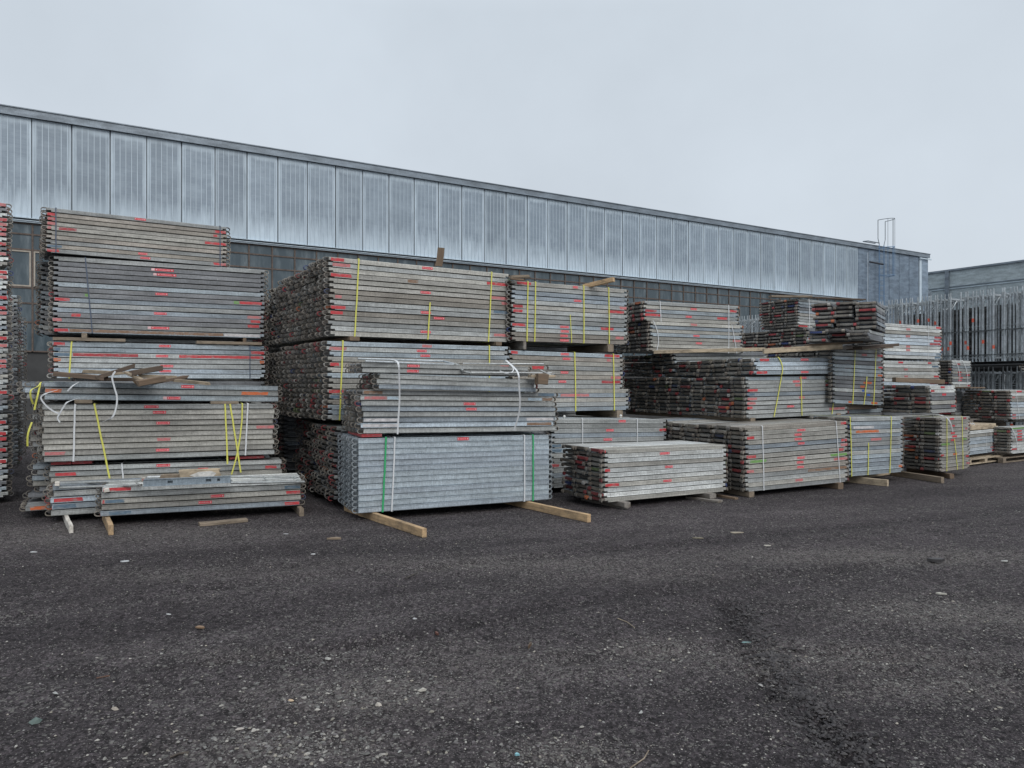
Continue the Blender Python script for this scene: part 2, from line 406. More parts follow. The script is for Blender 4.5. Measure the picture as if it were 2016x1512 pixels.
# --- right group
bundle('e1', 1268, 13.4, 1452, 14.35, 3.175, 2.805, 5, cols=3, style='claw', pal='warm', phrase='white-strapped stack above the light beam', total=13, dimple=True, red=.4,
       marks='1,1360,1372,s 2,1270,1292,R 3,1270,1300,r 3,1350,1362,s 3,1412,1432,r 1,1437,1450,r')
bundle('e1b', 1280, 13.4, 1460, 14.4, 2.80, 2.25, 8, cols=3, style='claw', pal='warm', phrase='white-strapped stack above the light beam', total=13, ordoff=5, red=.4,
       marks='0,1360,1372,p 3,1365,1377,s 5,1370,1382,s 4,1443,1458,p')
bundle('e2', 1487, 12.0, 1680, 13.1, (2.08, 2.14), (1.79, 1.825), 4, cols=11, style='claw', pal='cool', phrase='wide bundle under the light beam', total=14, wave=.012, jit=.03, red=.45, dimple=True,
       marks='0,1497,1514,r 0,1577,1592,s 0,1668,1680,r 3,1490,1511,r 3,1577,1592,s 2,1664,1678,o')
bundle('e2x', 1487, 12.0, 1680, 13.1, (2.235, 2.29), (2.09, 2.145), 2, cols=11, style='claw', pal='dark', stuff=True, drop=lambda c: 99 if c < 6 else 0, wave=.01, jit=.03, red=.4)
bundle('e2b', 1470, 12.0, 1668, 13.1, (1.775, 1.81), (1.095, 1.13), 10, cols=11, style='claw', pal='cool', phrase='wide bundle under the light beam', total=14, ordoff=4, wave=.01, jit=.02, red=.45,
       marks='0,1574,1588,s 1,1561,1575,s 2,1566,1578,p 3,1471,1491,r 4,1472,1485,b 5,1471,1490,p 6,1471,1488,p 7,1471,1482,r 4,1653,1667,r 7,1550,1564,s 8,1633,1663,p 5,1573,1584,p')
bundle('f', 1468, 10.7, 1668, 11.7, (1.026, 1.07), (.08, .10), 14, cols=8, style='claw', pal='warm', phrase='bottom bundle with green spray marks', wave=.008, dimple=True, red=.35, jit=.012,
       marks='1,1569,1585,s 2,1564,1578,s 3,1564,1578,s 4,1571,1584,s 7,1569,1584,s 8,1569,1582,s 9,1569,1582,s 12,1566,1580,p 2,1470,1484,r 6,1470,1488,r 7,1476,1508,g 9,1470,1484,p 0,1656,1668,r 4,1656,1668,r 5,1656,1668,p 6,1652,1660,r 7,1635,1667,g 8,1642,1668,p 10,1590,1668,n')
bundle('h', 1672, 11.95, 1777, 12.6, (1.114, 1.10), .15, 14, cols=3, style='claw', pal='blue', phrase='bluish bundle with orange mark', red=0, jit=.006,
       marks='3,1685,1730,o 5,1715,1735,p 12,1769,1776,o 2,1680,1720,w')
bundle('h2', 1640, 12.75, 1738, 13.5, (2.285, 2.28), (1.32, 1.26), 14, cols=3, style='claw', pal='dark', phrase='dark bundle above the bluish one', vis=.6, red=.3,
       marks='1,1728,1738,r 1,1697,1707,p 4,1729,1737,r 6,1728,1737,o 8,1700,1716,o 9,1694,1702,o 10,1697,1701,B 11,1706,1712,B 13,1715,1727,o 13,1670,1676,o')
bundle('h2base', 1640, 13.1, 1738, 13.9, 1.2, .12, 14, cols=3, style='claw', pal='dark', stuff=True)
bundle('ibase', 1560, 15.1, 1700, 16.2, 2.36, .12, 30, cols=5, style='claw', pal='dark', stuff=True, red=.3)
bundle('i1', 1571, 15.8, 1690, 16.9, 3.49, 2.87, 10, cols=3, style='claw', pal='mix', phrase='small stack behind the messy heap', vis=.6, red=.4, marks='9,1572,1590,r')
bundle('i2', 1590, 15.0, 1700, 16.0, 2.80, 2.40, 6, cols=6, style='claw', pal='dark', phrase='flat layer below the small rear stack', vis=.5, red=.5, wave=.01, marks='3,1592,1600,r')
# messy heap with its ends to the camera
I3 = dict(xl=1726, dl=12.1, xr=1743, dr=13.0)
bundle('i3', zt=3.02, zb=2.56, n=7, cols=3, style='claw', pal='dark', phrase='messy heap with ends facing us', red=.55, jit=.05, wave=.015, vis=4., **I3)
bundle('i4', 1712, 12.0, 1741, 12.95, 2.545, 2.36, 3, cols=3, style='claw', pal='dark', phrase='messy heap with ends facing us', total=10, ordoff=7, red=.2, jit=.12, wave=.02, vis=4.)
# --- far right group
bundle('j1', 1739, 15.2, 1853, 16.2, 2.92, 2.19, 10, cols=3, style='claw', pal='light', phrase='pale bundle before the upright frames', red=.3,
       marks='0,1843,1853,r 3,1840,1853,R 4,1838,1853,R 5,1830,1852,R 1,1784,1792,p 3,1784,1792,p 6,1784,1792,p 7,1784,1792,p 9,1840,1852,b 8,1843,1852,b')
bundle('j2', 1738, 15.1, 1850, 16.1, 2.14, 1.34, 11, cols=3, style='claw', pal='light', phrase='pale bundle above the loose brown plank', vis=.6, red=.3,
       marks='0,1769,1778,s 0,1827,1834,r 1,1835,1848,b 2,1780,1787,p 4,1780,1787,p 4,1838,1848,r 5,1833,1848,R 6,1831,1848,R')
bundle('j2base', 1738, 15.1, 1850, 16.1, 1.30, .12, 16, cols=3, style='claw', pal='dark', stuff=True)
bundle('j3', 1874, 17.0, 1911, 17.7, 2.21, 1.58, 10, cols=2, style='claw', pal='mix', phrase='small arched-strap bundle before the frames', vis=.6, red=.4,
       marks='1,1884,1890,r 4,1886,1893,r 5,1887,1892,r 5,1902,1909,r 6,1888,1895,s 7,1887,1893,s 9,1904,1910,r')
bundle('j3base', 1880, 16.6, 1908, 17.2, 1.5, .12, 20, cols=2, style='claw', pal='dark', stuff=True, red=.5)
bundle('k1', 1832, 13.3, 1882, 14.0, 1.63, 1.12, 7, cols=3, style='claw', pal='mix', phrase='short crooked stack under the brown plank', red=.55, wave=.012, jit=.03, dimple=True,
       marks='0,1852,1860,s 1,1833,1840,r 2,1855,1863,s 5,1872,1881,r')
bundle('k2', 1851, 12.75, 1908, 13.35, 1.07, .13, 15, cols=2, style='claw', pal='warm', phrase='narrow bottom bundle with yellow straps', red=.4,
       marks='0,1870,1878,s 0,1896,1902,R 2,1872,1879,s 4,1872,1880,s 5,1875,1884,s 6,1872,1880,s 3,1900,1904,p 7,1853,1870,g 6,1895,1903,g 10,1852,1858,r 10,1876,1884,o 11,1902,1908,r 13,1902,1908,p')
bundle('l1', 1990, 16.0, 2070, 17.0, 1.52, .88, 10, cols=3, style='claw', pal='light', phrase='upper pallet stack at right edge', vis=.4, red=.4,
       marks='0,2002,2012,s 2,1993,1998,p 8,1993,2000,r 9,1993,2000,p')
bundle('l2', 1991, 15.4, 2070, 16.4, .75, .19, 9, cols=1, style='claw', pal='light', phrase='lower pallet stack at right edge', vis=.5, red=.4,
       marks='0,1983,2030,g 1,2003,2012,s 2,2003,2012,s 3,2003,2012,s 4,2003,2012,s 7,1992,2002,r')
bundle('m1', 1905, 14.9, 1965, 15.8, .70, .21, 7, cols=3, style='claw', pal='light', phrase='pale stack topped with boards', red=.2,
       marks='2,1953,1966,b 3,1955,1966,b 4,1955,1966,r 5,1950,1966,p 6,1953,1966,r')
bundle('rackback', 2040, 20.9, 1795, 25.2, 3.95, .12, 54, cols=2, style='claw', pal='shadow', stuff=True, red=0)  # added deck stack, coloured near-black as the shade between the upright frames
bundle('rackback2', 1560, 30.0, 1480, 34.0, 3.7, .12, 48, cols=1, style='claw', pal='shadow', stuff=True, red=0)  # second added backing, near-black as shade behind the farther frames
# ------------------------------------------------------------------ decide which are individuals (300 largest), rest one object
cand = sorted([d for d in DECKS if d['score'] > 0], key=lambda d: -d['score'])
for d in cand[:300]: d['ind'] = True
stuffG = G()
TINT_HOOK = [(.215,.19,.16), (.24,.215,.185), (.18,.168,.15), (.28,.265,.24), (.19,.165,.14), (.13,.122,.115)]
ENDC = [(.34,.06,.065)]*4+[(.22,.06,.06)]*5+[(.42,.14,.07), (.05,.07,.18), (.16,.2,.10), (.42,.41,.39), (.07,.08,.13)]
def sc(c, k): return [q*k for q in c]
def hook_color(rr, d):
    if d['fresh']: return (.30,.33,.35)
    return rr.choice(ENDC) if rr.random() < d['red']*.30 else sc(rr.choice(TINT_HOOK), rr.uniform(.75, 1.2))
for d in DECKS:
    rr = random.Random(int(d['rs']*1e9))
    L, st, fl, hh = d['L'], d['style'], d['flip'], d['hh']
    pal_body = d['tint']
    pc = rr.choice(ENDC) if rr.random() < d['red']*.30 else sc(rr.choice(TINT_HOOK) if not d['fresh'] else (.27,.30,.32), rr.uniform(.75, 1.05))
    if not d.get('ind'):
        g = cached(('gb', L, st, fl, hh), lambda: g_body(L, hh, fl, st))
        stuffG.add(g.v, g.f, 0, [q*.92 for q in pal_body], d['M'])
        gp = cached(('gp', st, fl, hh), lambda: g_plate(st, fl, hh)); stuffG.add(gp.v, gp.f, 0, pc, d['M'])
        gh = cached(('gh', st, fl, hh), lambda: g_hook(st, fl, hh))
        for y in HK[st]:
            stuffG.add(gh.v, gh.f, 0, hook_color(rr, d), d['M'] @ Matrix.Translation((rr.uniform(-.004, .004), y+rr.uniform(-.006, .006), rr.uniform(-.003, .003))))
        if d['col'] < 2:
            gh2 = cached(('gh2', st, fl, hh), lambda: flipx(g_hook(st, fl, hh), 0))
            for y in HK[st]: stuffG.add(gh2.v, gh2.f, 0, hook_color(rr, d), d['M'] @ Matrix.Translation((L, y, 0)))
        if d['col'] == 0:
            for (a, b, c) in d['mk']:
                s0 = px2s(d['A'], d['u'], a)-d['so']; s1 = px2s(d['A'], d['u'], b)-d['so']
                s0 = max(.004, min(s0, L-.05)); s1 = max(s0+.02, min(s1, L-.004))
                stuffG.box((s0, -.0022, hh*.24), (s1, .001, hh*.85), 0, PC[c], d['M'])
        continue
    MD = M_CLEAN if d['fresh'] else M_DECK
    root = link('steel_deck', None, None, d['M']); root.empty_display_size = .05
    ordw = ORD[d['ordr']] if d['ordr'] < len(ORD) else 'lower'
    if d['total'] == d['ordr']+1 and d['total'] > 1: ordw = 'bottom'
    elif d['ordr'] > 0: ordw = ordw+' from top'
    elif d['total'] == 1: ordw = 'single'
    ordw = (ordw+' of the ') if 'from' not in ordw else (ordw+' in ')
    nm = '%s steel deck, %s%s' % (d['tw'] if d['tw'] != 'silvery' else 'pale blue-grey', ordw, d['phrase'])
    ext = ''
    for (a, b, c) in d['mk']:
        if c == 's': continue
        s0 = px2s(d['A'], d['u'], a); s1 = px2s(d['A'], d['u'], b)
        side = 'left end' if s1 < L*.4 else ('right end' if s0 > L*.6 else 'side')
        ext = ' with %s %s' % (PN[c], side); break
    if ext and len((nm+ext).split()) <= 16: nm = nm.replace(' steel deck,', ' steel deck'+ext+',', 1)
    elif not ext and any(m[2] == 's' for m in d['mk']) and len(nm.split()) <= 13: nm = nm.replace(' steel deck,', ' steel deck with red label,', 1)
    tag(root, nm, 'scaffold deck', 'steel scaffold decks stacked in the yard')
    me = cached(('mb', L, st, fl, hh, d['dimple'], d['fresh']), lambda: g_body(L, hh, fl, st, d['dimple']).mesh('deck_panel', [MD]))
    link('deck_panel', me, root, None, pal_body)
    me = cached(('mp', st, fl, hh), lambda: g_plate(st, fl, hh).mesh('end_plate', [M_DECK]))
    link('end_plate', me, root, None, pc)
    me = cached(('mp2', st, fl, hh), lambda: flipx(g_plate(st, fl, hh), 0).mesh('end_plate', [M_DECK]))
    link('end_plate', me, root, Matrix.Translation((L, 0, 0)), pc)
    me = cached(('mh', st, fl, hh), lambda: g_hook(st, fl, hh).mesh('hook', [M_DECK]))
    me2 = cached(('mh2', st, fl, hh), lambda: flipx(g_hook(st, fl, hh), 0).mesh('hook', [M_DECK]))
    for y in HK[st]:
        link('hook', me, root, Matrix.Translation((rr.uniform(-.003, .003), y+rr.uniform(-.005, .005), 0)), hook_color(rr, d))
        link('hook', me2, root, Matrix.Translation((L+rr.uniform(-.003, .003), y+rr.uniform(-.005, .005), 0)), hook_color(rr, d))
    for (a, b, c) in d['mk']:
        s0 = px2s(d['A'], d['u'], a)-d['so']; s1 = px2s(d['A'], d['u'], b)-d['so']
        s0 = max(.004, min(s0, L-.05)); s1 = max(s0+.02, min(s1, L-.004))
        if c == 's':
            g = G(); w = s1-s0
            g.box((s0, -.0028, hh*.26), (s1, .001, hh*.82), 0)
            g.box((s0+w*.05, -.0034, hh*.42), (s0+w*.12, -.0028, hh*.68), 1)
            g.box((s1-w*.14, -.0034, hh*.40), (s1-w*.06, -.0028, hh*.68), 1)
            x = s0+w*.2
            while x < s1-w*.22:
                q = w*rr.uniform(.03, .06)
                g.box((x, -.0034, hh*.42), (x+q*.55, -.0028, hh*rr.uniform(.56, .7)), 1); x += q+w*.012
            if d['b'] in ('a2', 'a4') and d['row'] in (1, 2, 13): g.box((s0-.05, -.0028, hh*.26), (s0-.004, .001, hh*.82), 1)
            link('label_sticker', g.mesh('label_sticker', [M_STICK, M_WHITE]), root, None, PC['s'])
        else:
            g = G(); k = 6; v = []
            ja, jb = rr.uniform(-.01, .01), rr.uniform(-.012, .012)
            v = [(s0, -.0022, hh*.20), (s1, -.0022, hh*.20), (min(s1+jb, L-.002), -.0022, hh*.89), (max(s0+ja, .002), -.0022, hh*.89)]
            v += [(a_[0], .001, a_[2]) for a_ in v]
            g.add(v, [(0,1,2,3), (7,6,5,4), (0,4,5,1), (1,5,6,2), (2,6,7,3), (3,7,4,0)])
            link('paint_mark', g.mesh('paint_mark', [M_PAINT]), root, None, PC[c])
so = link('steel_decks', stuffG.mesh('steel_decks', [M_DECKS]))
tag(so, 'further stacked steel decks seen mainly by their hooked ends, plus added dark backing', 'scaffold decks', None, 'stuff')
# ------------------------------------------------------------------ straps
YEL = (.58,.56,.11); WHT = (.58,.59,.60); GRN = (.03,.33,.12); NAV = (.06,.08,.12)
SC = {'yellow': YEL, 'white': WHT, 'green': GRN, 'dark': NAV}
def strap(bn, color, xt, xb, label, r0=0., r1=1., mid=None, w=.02, cols=None, ext=0.):
    b = BUN[bn]; A, u, v, L = b['A'], b['u'], b['v'], b['L']
    st = px2s(A, u, xt); sb = px2s(A, u, xb)
    zt = b['zt'][0]+(b['zt'][1]-b['zt'][0])*st/L; zb = b['zb'][0]+(b['zb'][1]-b['zb'][0])*sb/L
    H = zt-zb; z0 = zt-H*r0; z1 = zt-H*r1-ext; D = (cols or b['cols'])*.326
    pts = []
    def W(s, y, z): return Vector((A.x+u.x*s+v.x*y, A.y+u.y*s+v.y*y, z))
    rr = random.Random(hash_(label))
    if r0 == 0:
        pts += [W(st+.01, D*.9, z0+.004), W(st+.005, .06, z0+.004), W(st, .01, z0+.005)]
    else:
        pts += [W(st+.03, .02, z0+.004)]
    k = 9
    for i in range(k+1):
        t = i/k; s = st+(sb-st)*t
        if mid is not None: s += (px2s(A, u, mid)-(st+sb)/2)*4*t*(1-t)
        pts.append(W(s+rr.uniform(-.002, .002), -.010-.003*math.sin(t*math.pi), z0-.002+(z1-z0)*t))
    if r1 == 1. and ext == 0:
        pts += [W(sb, .01, z1-.005), W(sb, D*.9, z1-.005)]
    g = G(); g.ribbon(pts, w, .0016, wd=(u.x, u.y, 0))
    o = link('tension_strap', g.mesh('tension_strap', [M_STRAP]), None, None, SC[color])
    tag(o, label, 'strap', 'straps holding the deck bundles')
LT = 'the left tower'
strap('a1', 'dark', 110, 110, 'dark strap near left end of topmost left tower bundle', w=.016)
strap('a1', 'dark', 433, 433, 'dark strap near right end of topmost left tower bundle', w=.016)
strap('a2', 'dark', 168, 182, 'dark slanting strap on second bundle of left tower', w=.016)
strap('a3', 'dark', 492, 492, 'dark strap at right of third bundle in left tower', w=.014)
strap('a3', 'yellow', 141, 136, 'yellow strap at left of third bundle in left tower')
strap('a5', 'white', 148, 145, 'white strap at left, left of the slanting yellow one')
strap('a5', 'yellow', 186, 216, 'slanting yellow strap at left of the crossed bundle', r0=.0, ext=.23, r1=1.)
strap('a5', 'yellow', 443, 448, 'leftmost of three yellow straps near crossing point', ext=.11)
strap('a5', 'yellow', 453, 474, 'yellow strap slanting down right, crossing another strap', ext=.23)
strap('a5', 'yellow', 477, 456, 'yellow strap slanting down left, crossing another strap', mid=472, ext=.25, w=.018)
strap('a5', 'white', 488, 483, 'white strap right of the crossing yellow straps', w=.018)
strap('a6', 'white', 240, 243, 'short white strap on half-hidden bundle', r1=.5, w=.018)
strap('b1', 'yellow', 706, 698, 'yellow strap at left of top central bundle')
strap('b1', 'yellow', 846, 842, 'short yellow strap at middle of top central bundle', r0=.5)
strap('b1', 'yellow', 968, 961, 'yellow strap at right end of top central bundle')
strap('b2', 'yellow', 675, 668, 'yellow strap at left of middle central bundle')
strap('b2', 'yellow', 963, 963, 'yellow strap at right of middle central bundle')
strap('c', 'green', 760, 753, 'left green strap on fresh bottom bundle', w=.022)
strap('c', 'white', 777, 771, 'white strap beside the left green strap', w=.018)
strap('c', 'white', 1032, 1032, 'white strap beside the right green strap', w=.018)
strap('c', 'green', 1049, 1049, 'right green strap on fresh bottom bundle', w=.02)
strap('d1', 'yellow', 1039, 1037, 'first yellow strap from left right of central tower')
strap('d1', 'yellow', 1054, 1052, 'second yellow strap from left right of central tower')
strap('d1', 'yellow', 1122, 1125, 'short yellow strap starting half way down the six-strapped bundle', r0=.52, w=.014)
strap('d1', 'yellow', 1149, 1149, 'yellow strap under the slanting loose timber')
strap('d1', 'yellow', 1198, 1199, 'rightmost yellow strap on bundle right of central tower')
strap('d2', 'yellow', 1131, 1133, 'left yellow strap on two-strapped bundle')
strap('d2', 'yellow', 1207, 1209, 'right yellow strap on two-strapped bundle')
strap('d3', 'white', 1146, 1147, 'left white strap behind the low pale pile', w=.016)
strap('d3', 'white', 1254, 1254, 'right white strap behind the low pale pile', w=.016)
strap('e1', 'white', 1299, 1303, 'long white strap at left, above the light beam', ext=.56, w=.016)
strap('e1b', 'white', 1286, 1292, 'short white strap at left, above the light beam', w=.016, mid=1295)
strap('e1', 'white', 1434, 1434, 'long white strap at right, above the light beam', ext=.56, w=.016)
strap('e1b', 'white', 1440, 1450, 'short white strap at right, above the light beam', w=.014)
strap('e2', 'yellow', 1532, 1538, 'left yellow strap upper run on wide bundle', mid=1539)
strap('e2b', 'yellow', 1538, 1523, 'left yellow strap lower run on wide bundle')
strap('e2b', 'yellow', 1576, 1578, 'short middle yellow strap on wide bundle', r0=.02)
strap('e2', 'yellow', 1638, 1646, 'right yellow strap upper run on wide bundle', mid=1646)
strap('e2b', 'yellow', 1646, 1637, 'right yellow strap lower run on wide bundle')
strap('f', 'white', 1500, 1503, 'left white strap on bottom bundle with green marks', w=.018)
strap('f', 'white', 1645, 1653, 'right white strap on bottom bundle with green marks', w=.016)
strap('h', 'yellow', 1673, 1676, 'left yellow strap on bluish bundle')
strap('h', 'yellow', 1709, 1708, 'short middle yellow strap on bluish bundle', r0=.45)
strap('h', 'yellow', 1754, 1751, 'right yellow strap on bluish bundle')
strap('h2', 'yellow', 1683, 1678, 'left yellow strap on dark bundle above bluish one')
strap('h2', 'yellow', 1706, 1700, 'short middle yellow strap on dark bundle above bluish one', r0=.5)
strap('h2', 'yellow', 1724, 1719, 'right yellow strap on dark bundle above bluish one')
strap('i1', 'white', 1592, 1593, 'white strap on small rear stack', w=.016)
strap('i3', 'white', 1733, 1733, 'white strap down the right side of the messy heap', w=.02)
strap('j1', 'white', 1827, 1827, 'thin white strap on pale bundle before the frames', w=.014)
strap('j3', 'white', 1880, 1887, 'left arched white strap on small bundle before frames', mid=1888)
strap('j3', 'white', 1894, 1903, 'right arched white strap on small bundle before frames', mid=1903)
strap('k2', 'yellow', 1863, 1863, 'left yellow strap on narrow bottom bundle')
strap('k2', 'yellow', 1878, 1884, 'short middle yellow strap on narrow bottom bundle', r0=.42)
strap('k2', 'yellow', 1893, 1895, 'right yellow strap on narrow bottom bundle')
strap('l1', 'white', 1999, 2006, 'white strap on upper pallet stack at right edge', w=.016)
strap('l2', 'white', 1990, 2003, 'white strap on lower pallet stack at right edge', w=.016, mid=2000)
strap('m1', 'white', 1941, 1941, 'thin left strap on pale board-topped stack', w=.008)
strap('m1', 'white', 1950, 1950, 'thin right strap on pale board-topped stack', w=.008)
# loose ribbons
def loose(pts, color, label, w=.02, wd=(1, 0, .2), name='loose_strap'):
    # smooth
    q = []
    P_ = [Vector(p) for p in pts]
    for i in range(len(P_)-1):
        a = P_[max(i-1, 0)]; b = P_[i]; c = P_[i+1]; d = P_[min(i+2, len(P_)-1)]
        for k in range(5):
            t = k/5
            q.append(.5*((2*b)+(c-a)*t+(2*a-5*b+4*c-d)*t*t+(3*b-a-3*c+d)*t**3))
    q.append(P_[-1])
    g = G(); g.ribbon(q, w, .0016, wd=wd)
    o = link(name, g.mesh(name, [M_STRAP]), None, None, SC[color]); tag(o, label, 'strap', 'loose strap ends')
def c3(x, y, d): return P(x/3.69, 650+y/3.69, d)
loose([c3(575, 378, 8.95), c3(530, 405, 8.9), c3(490, 445, 8.9)], 'white', 'short white strap end under the broken wood', .018)
loose([c3(420, 435, 8.9), c3(340, 460, 8.85), c3(297, 490, 8.85), c3(330, 545, 8.85), c3(385, 588, 8.85), c3(432, 608, 8.85)], 'white', 'white strap loop hanging left of the broken wood', .018)
loose([c3(640, 490, 8.95), c3(560, 500, 8.9), c3(490, 525, 8.85), c3(462, 560, 8.85), c3(432, 610, 8.85), c3(418, 640, 8.85), c3(436, 672, 8.85)], 'white', 'curled white strap end on crossed bundle', .018)
loose([c3(838, 300, 8.8), c3(815, 345, 8.8), c3(832, 420, 8.8), c3(850, 490, 8.8), c3(842, 570, 8.8), c3(810, 640, 8.8), c3(735, 670, 8.85)], 'white', 'long white strap hanging from the broken wood pile', .02)
loose([c3(297, 380, 9.0), c3(275, 410, 8.9), c3(228, 435, 8.8), c3(222, 480, 8.8), c3(240, 540, 8.85)], 'yellow', 'yellow strap loop on left hooks, outer run', .022)
loose([c3(292, 395, 8.95), c3(275, 470, 8.85), c3(258, 540, 8.85), c3(250, 580, 8.85)], 'yellow', 'yellow strap loop on left hooks, inner run', .022)
loose([c3(232, 670, 8.8), c3(210, 730, 8.78), c3(200, 780, 8.78), c3(200, 845, 8.8)], 'yellow', 'short yellow strap end hanging by left hooks', .022)
# ties over the pile on the green strapped bundle
def c8(x, y, d): return P(680+x/4.69, 690+y/4.69, d)
loose([c8(420, 85, 9.2), c8(485, 112, 8.72), c8(497, 250, 8.72), c8(500, 450, 8.78), c8(490, 620, 8.8), c8(482, 775, 8.8)], 'white', 'left white tie around pile with loose tubes', .02, name='tension_strap')
loose([c8(1465, 120, 9.8), c8(1475, 95, 9.7), c8(1510, 115, 9.6), c8(1592, 205, 9.1), c8(1604, 330, 9.1), c8(1612, 480, 9.15), c8(1600, 600, 9.2), c8(1555, 740, 9.25)], 'white', 'right white tie around pile with loose tubes', .02, name='tension_strap')
loose([c8(1500, 115, 9.4), c8(1550, 160, 9.3), c8(1540, 200, 9.2), c8(1480, 210, 9.2), c8(1425, 190, 9.2)], 'white', 'curling white strap end on pile with loose tubes', .014)
def c6(x, y, d): return P(1700+x/5.817, 700+y/5.817, d)
loose([c6(800, 750, 12.9), c6(800, 690, 12.8), c6(880, 685, 12.6), c6(950, 710, 12.6), c6(1000, 780, 12.6), c6(1025, 880, 12.65)], 'white', 'white strap arching over narrow bottom bundle', .018)
loose([c6(1215, 790, 14.8), c6(1225, 775, 14.8), c6(1245, 790, 14.8), c6(1255, 775, 14.8), c6(1275, 795, 14.8)], 'white', 'tiny curled white strap on board-topped stack', .014)
# ------------------------------------------------------------------ timber
WC = {'fresh': (.50,.34,.19), 'old': (.24,.19,.14), 'brown': (.17,.115,.075), 'pale': (.46,.37,.26), 'dark': (.085,.06,.045), 'grey': (.22,.2,.18), 'white': (.62,.58,.52), 'wpale': (.33,.265,.19), 'wbrown': (.13,.09,.065)}
def beam(a, b, w, h, kind, label, name='timber', cat='timber', group=None, up=(0, 0, 1), rag=0.):
    """squared timber; a->b is the centre line of its underside; slightly chamfered"""
    a = Vector(a); b = Vector(b); X = (b-a); L = X.length; X.normalize()
    Y = Vector(up).cross(X).normalized(); Z = X.cross(Y)
    M = Matrix(((X.x, Y.x, Z.x, a.x), (X.y, Y.y, Z.y, a.y), (X.z, Y.z, Z.z, a.z), (0, 0, 0, 1)))
    g = G(); c = min(w, h)*.08; rr = random.Random(hash_(label)); n = max(3, int(L/.25)+2)
    pr = [(-w/2+c, 0), (w/2-c, 0), (w/2, c), (w/2, h-c), (w/2-c, h), (-w/2+c, h), (-w/2, h-c), (-w/2, c)]
    v = []; f = []
    for i in range(n):
        x = L*i/(n-1); dy = rr.uniform(-.003, .003); dz = rr.uniform(-.002, .002)
        for k, (y, z) in enumerate(pr):
            xx = x + (rr.uniform(-rag, rag) if rag and i in (0, n-1) else 0)
            v.append((xx, y+dy, z+dz))
    for i in range(n-1):
        for k in range(8): f.append((i*8+k, (i+1)*8+k, (i+1)*8+(k+1) % 8, i*8+(k+1) % 8))
    f.append(tuple(range(8))); f.append(tuple((n-1)*8+k for k in range(7, -1, -1)))
    f = [tuple(reversed(q)) for q in f]
    g.add(v, f)
    o = link(name, g.mesh(name, [M_WOOD]), None, M, WC[kind]); tag(o, label, cat, group)
    return o
GB = 'timbers under and between the bundles'
def bearer(bn, px, ext, back, zlo, h, w, kind, label, ang=0.):
    """timber across under bundle bn at px, sticking out ext metres in front"""
    b = BUN[bn]; A, u, v = b['A'], b['u'], b['v']; s = px2s(A, u, px)
    V = Vector((v.x*math.cos(ang)-v.y*math.sin(ang), v.x*math.sin(ang)+v.y*math.cos(ang)))
    p = Vector((A.x+u.x*s, A.y+u.y*s))
    a = p-V*ext; c = p+V*back
    return beam((a.x, a.y, zlo), (c.x, c.y, zlo), w, h, kind, label, group=GB)
# ground bearers of the fresh bundle: run out towards the camera
def ground_pair(px0, py0, px1, py1, w, h, kind, label, back=1.0):
    a = PG(px1, py1); b = PG(px0, py0)
    d = (b-a).normalized(); b = b+d*back
    return beam(a+Vector((0, 0, .001)), b+Vector((0, 0, .001)), w, h, kind, label, group=GB)
ground_pair(748, 1029, 836, 1059, .055, .096, 'fresh', 'light timber bearer sticking out under left green strap', 1.0)
ground_pair(1040, 1002, 1160, 1029, .055, .096, 'fresh', 'light timber bearer sticking out under right green strap', 1.0)
beam(PG(219, 1054)+Vector((0, 0, 0)), PG(219, 1054)+Vector((-.60, .95, 0)), .05, .11, 'fresh', 'upright light bearer end under the nearest low pile', group=GB)
beam(PG(140, 1050), PG(140, 1050)+Vector((-.62, .9, 0)), .04, .085, 'white', 'white-ended bearer at left under low pile', group=GB)
beam(PG(594, 1017), PG(594, 1017)+Vector((-.42, .9, 0)), .055, .1, 'old', 'old bearer at right end of nearest low pile', group=GB)
beam(PG(392, 1036)+Vector((0, 0, .001)), PG(486, 1027)+Vector((0, 0, .001)), .12, .035, 'old', 'short old plank lying loose on gravel', name='loose_plank', cat='plank')
# between levels
for bn, px, e, z, h, w, k, lab in [
    ('b1', 695, .06, 2.240, .055, .14, 'brown', 'brown bearer at left between central tower bundles'),
    ('b1', 978, .06, 2.240, .055, .10, 'brown', 'brown bearer at right end between central tower bundles'),
    ('d1', 1033, .01, 2.19, .125, .05, 'grey', 'thin grey bearer at left under six-strapped bundle'),
    ('d1', 1201, .02, 2.19, .125, .12, 'old', 'old bearer at right under six-strapped bundle'),
    ('d2', 1219, .02, 1.08, .125, .12, 'old', 'old bearer at right under two-strapped bundle'),
    ('d2', 1020, -.1, 1.08, .125, .12, 'old', 'old bearer at left under two-strapped bundle'),
    ('a2', 166, .0, 2.315, .085, .07, 'old', 'small bearer at left under second left tower bundle'),
    ('a2', 482, .0, 2.315, .085, .05, 'brown', 'small bearer at right under second left tower bundle'),
    ('a5', 160, .0, .65, .04, .1, 'R', ''), ('g', 1222, .15, .035, .065, .10, 'grey', 'grey pallet block under left of low pale pile'),
    ('g', 1392, .12, .035, .065, .12, 'grey', 'grey pallet block under right of low pale pile'),
    ('f', 1478, .02, .0, .08, .10, 'old', 'old bearer at left under bundle with green marks'),
    ('f', 1650, .05, .0, .1, .12, 'brown', 'brown bearer at right under bundle with green marks'),
    ('e2b', 1650, .02, 1.075, .06, .10, 'old', 'old bearer at right under wide bundle')]:
    if k != 'R': bearer(bn, px, e, 1.2, z, h, w, k, lab)
b = BUN['a2']
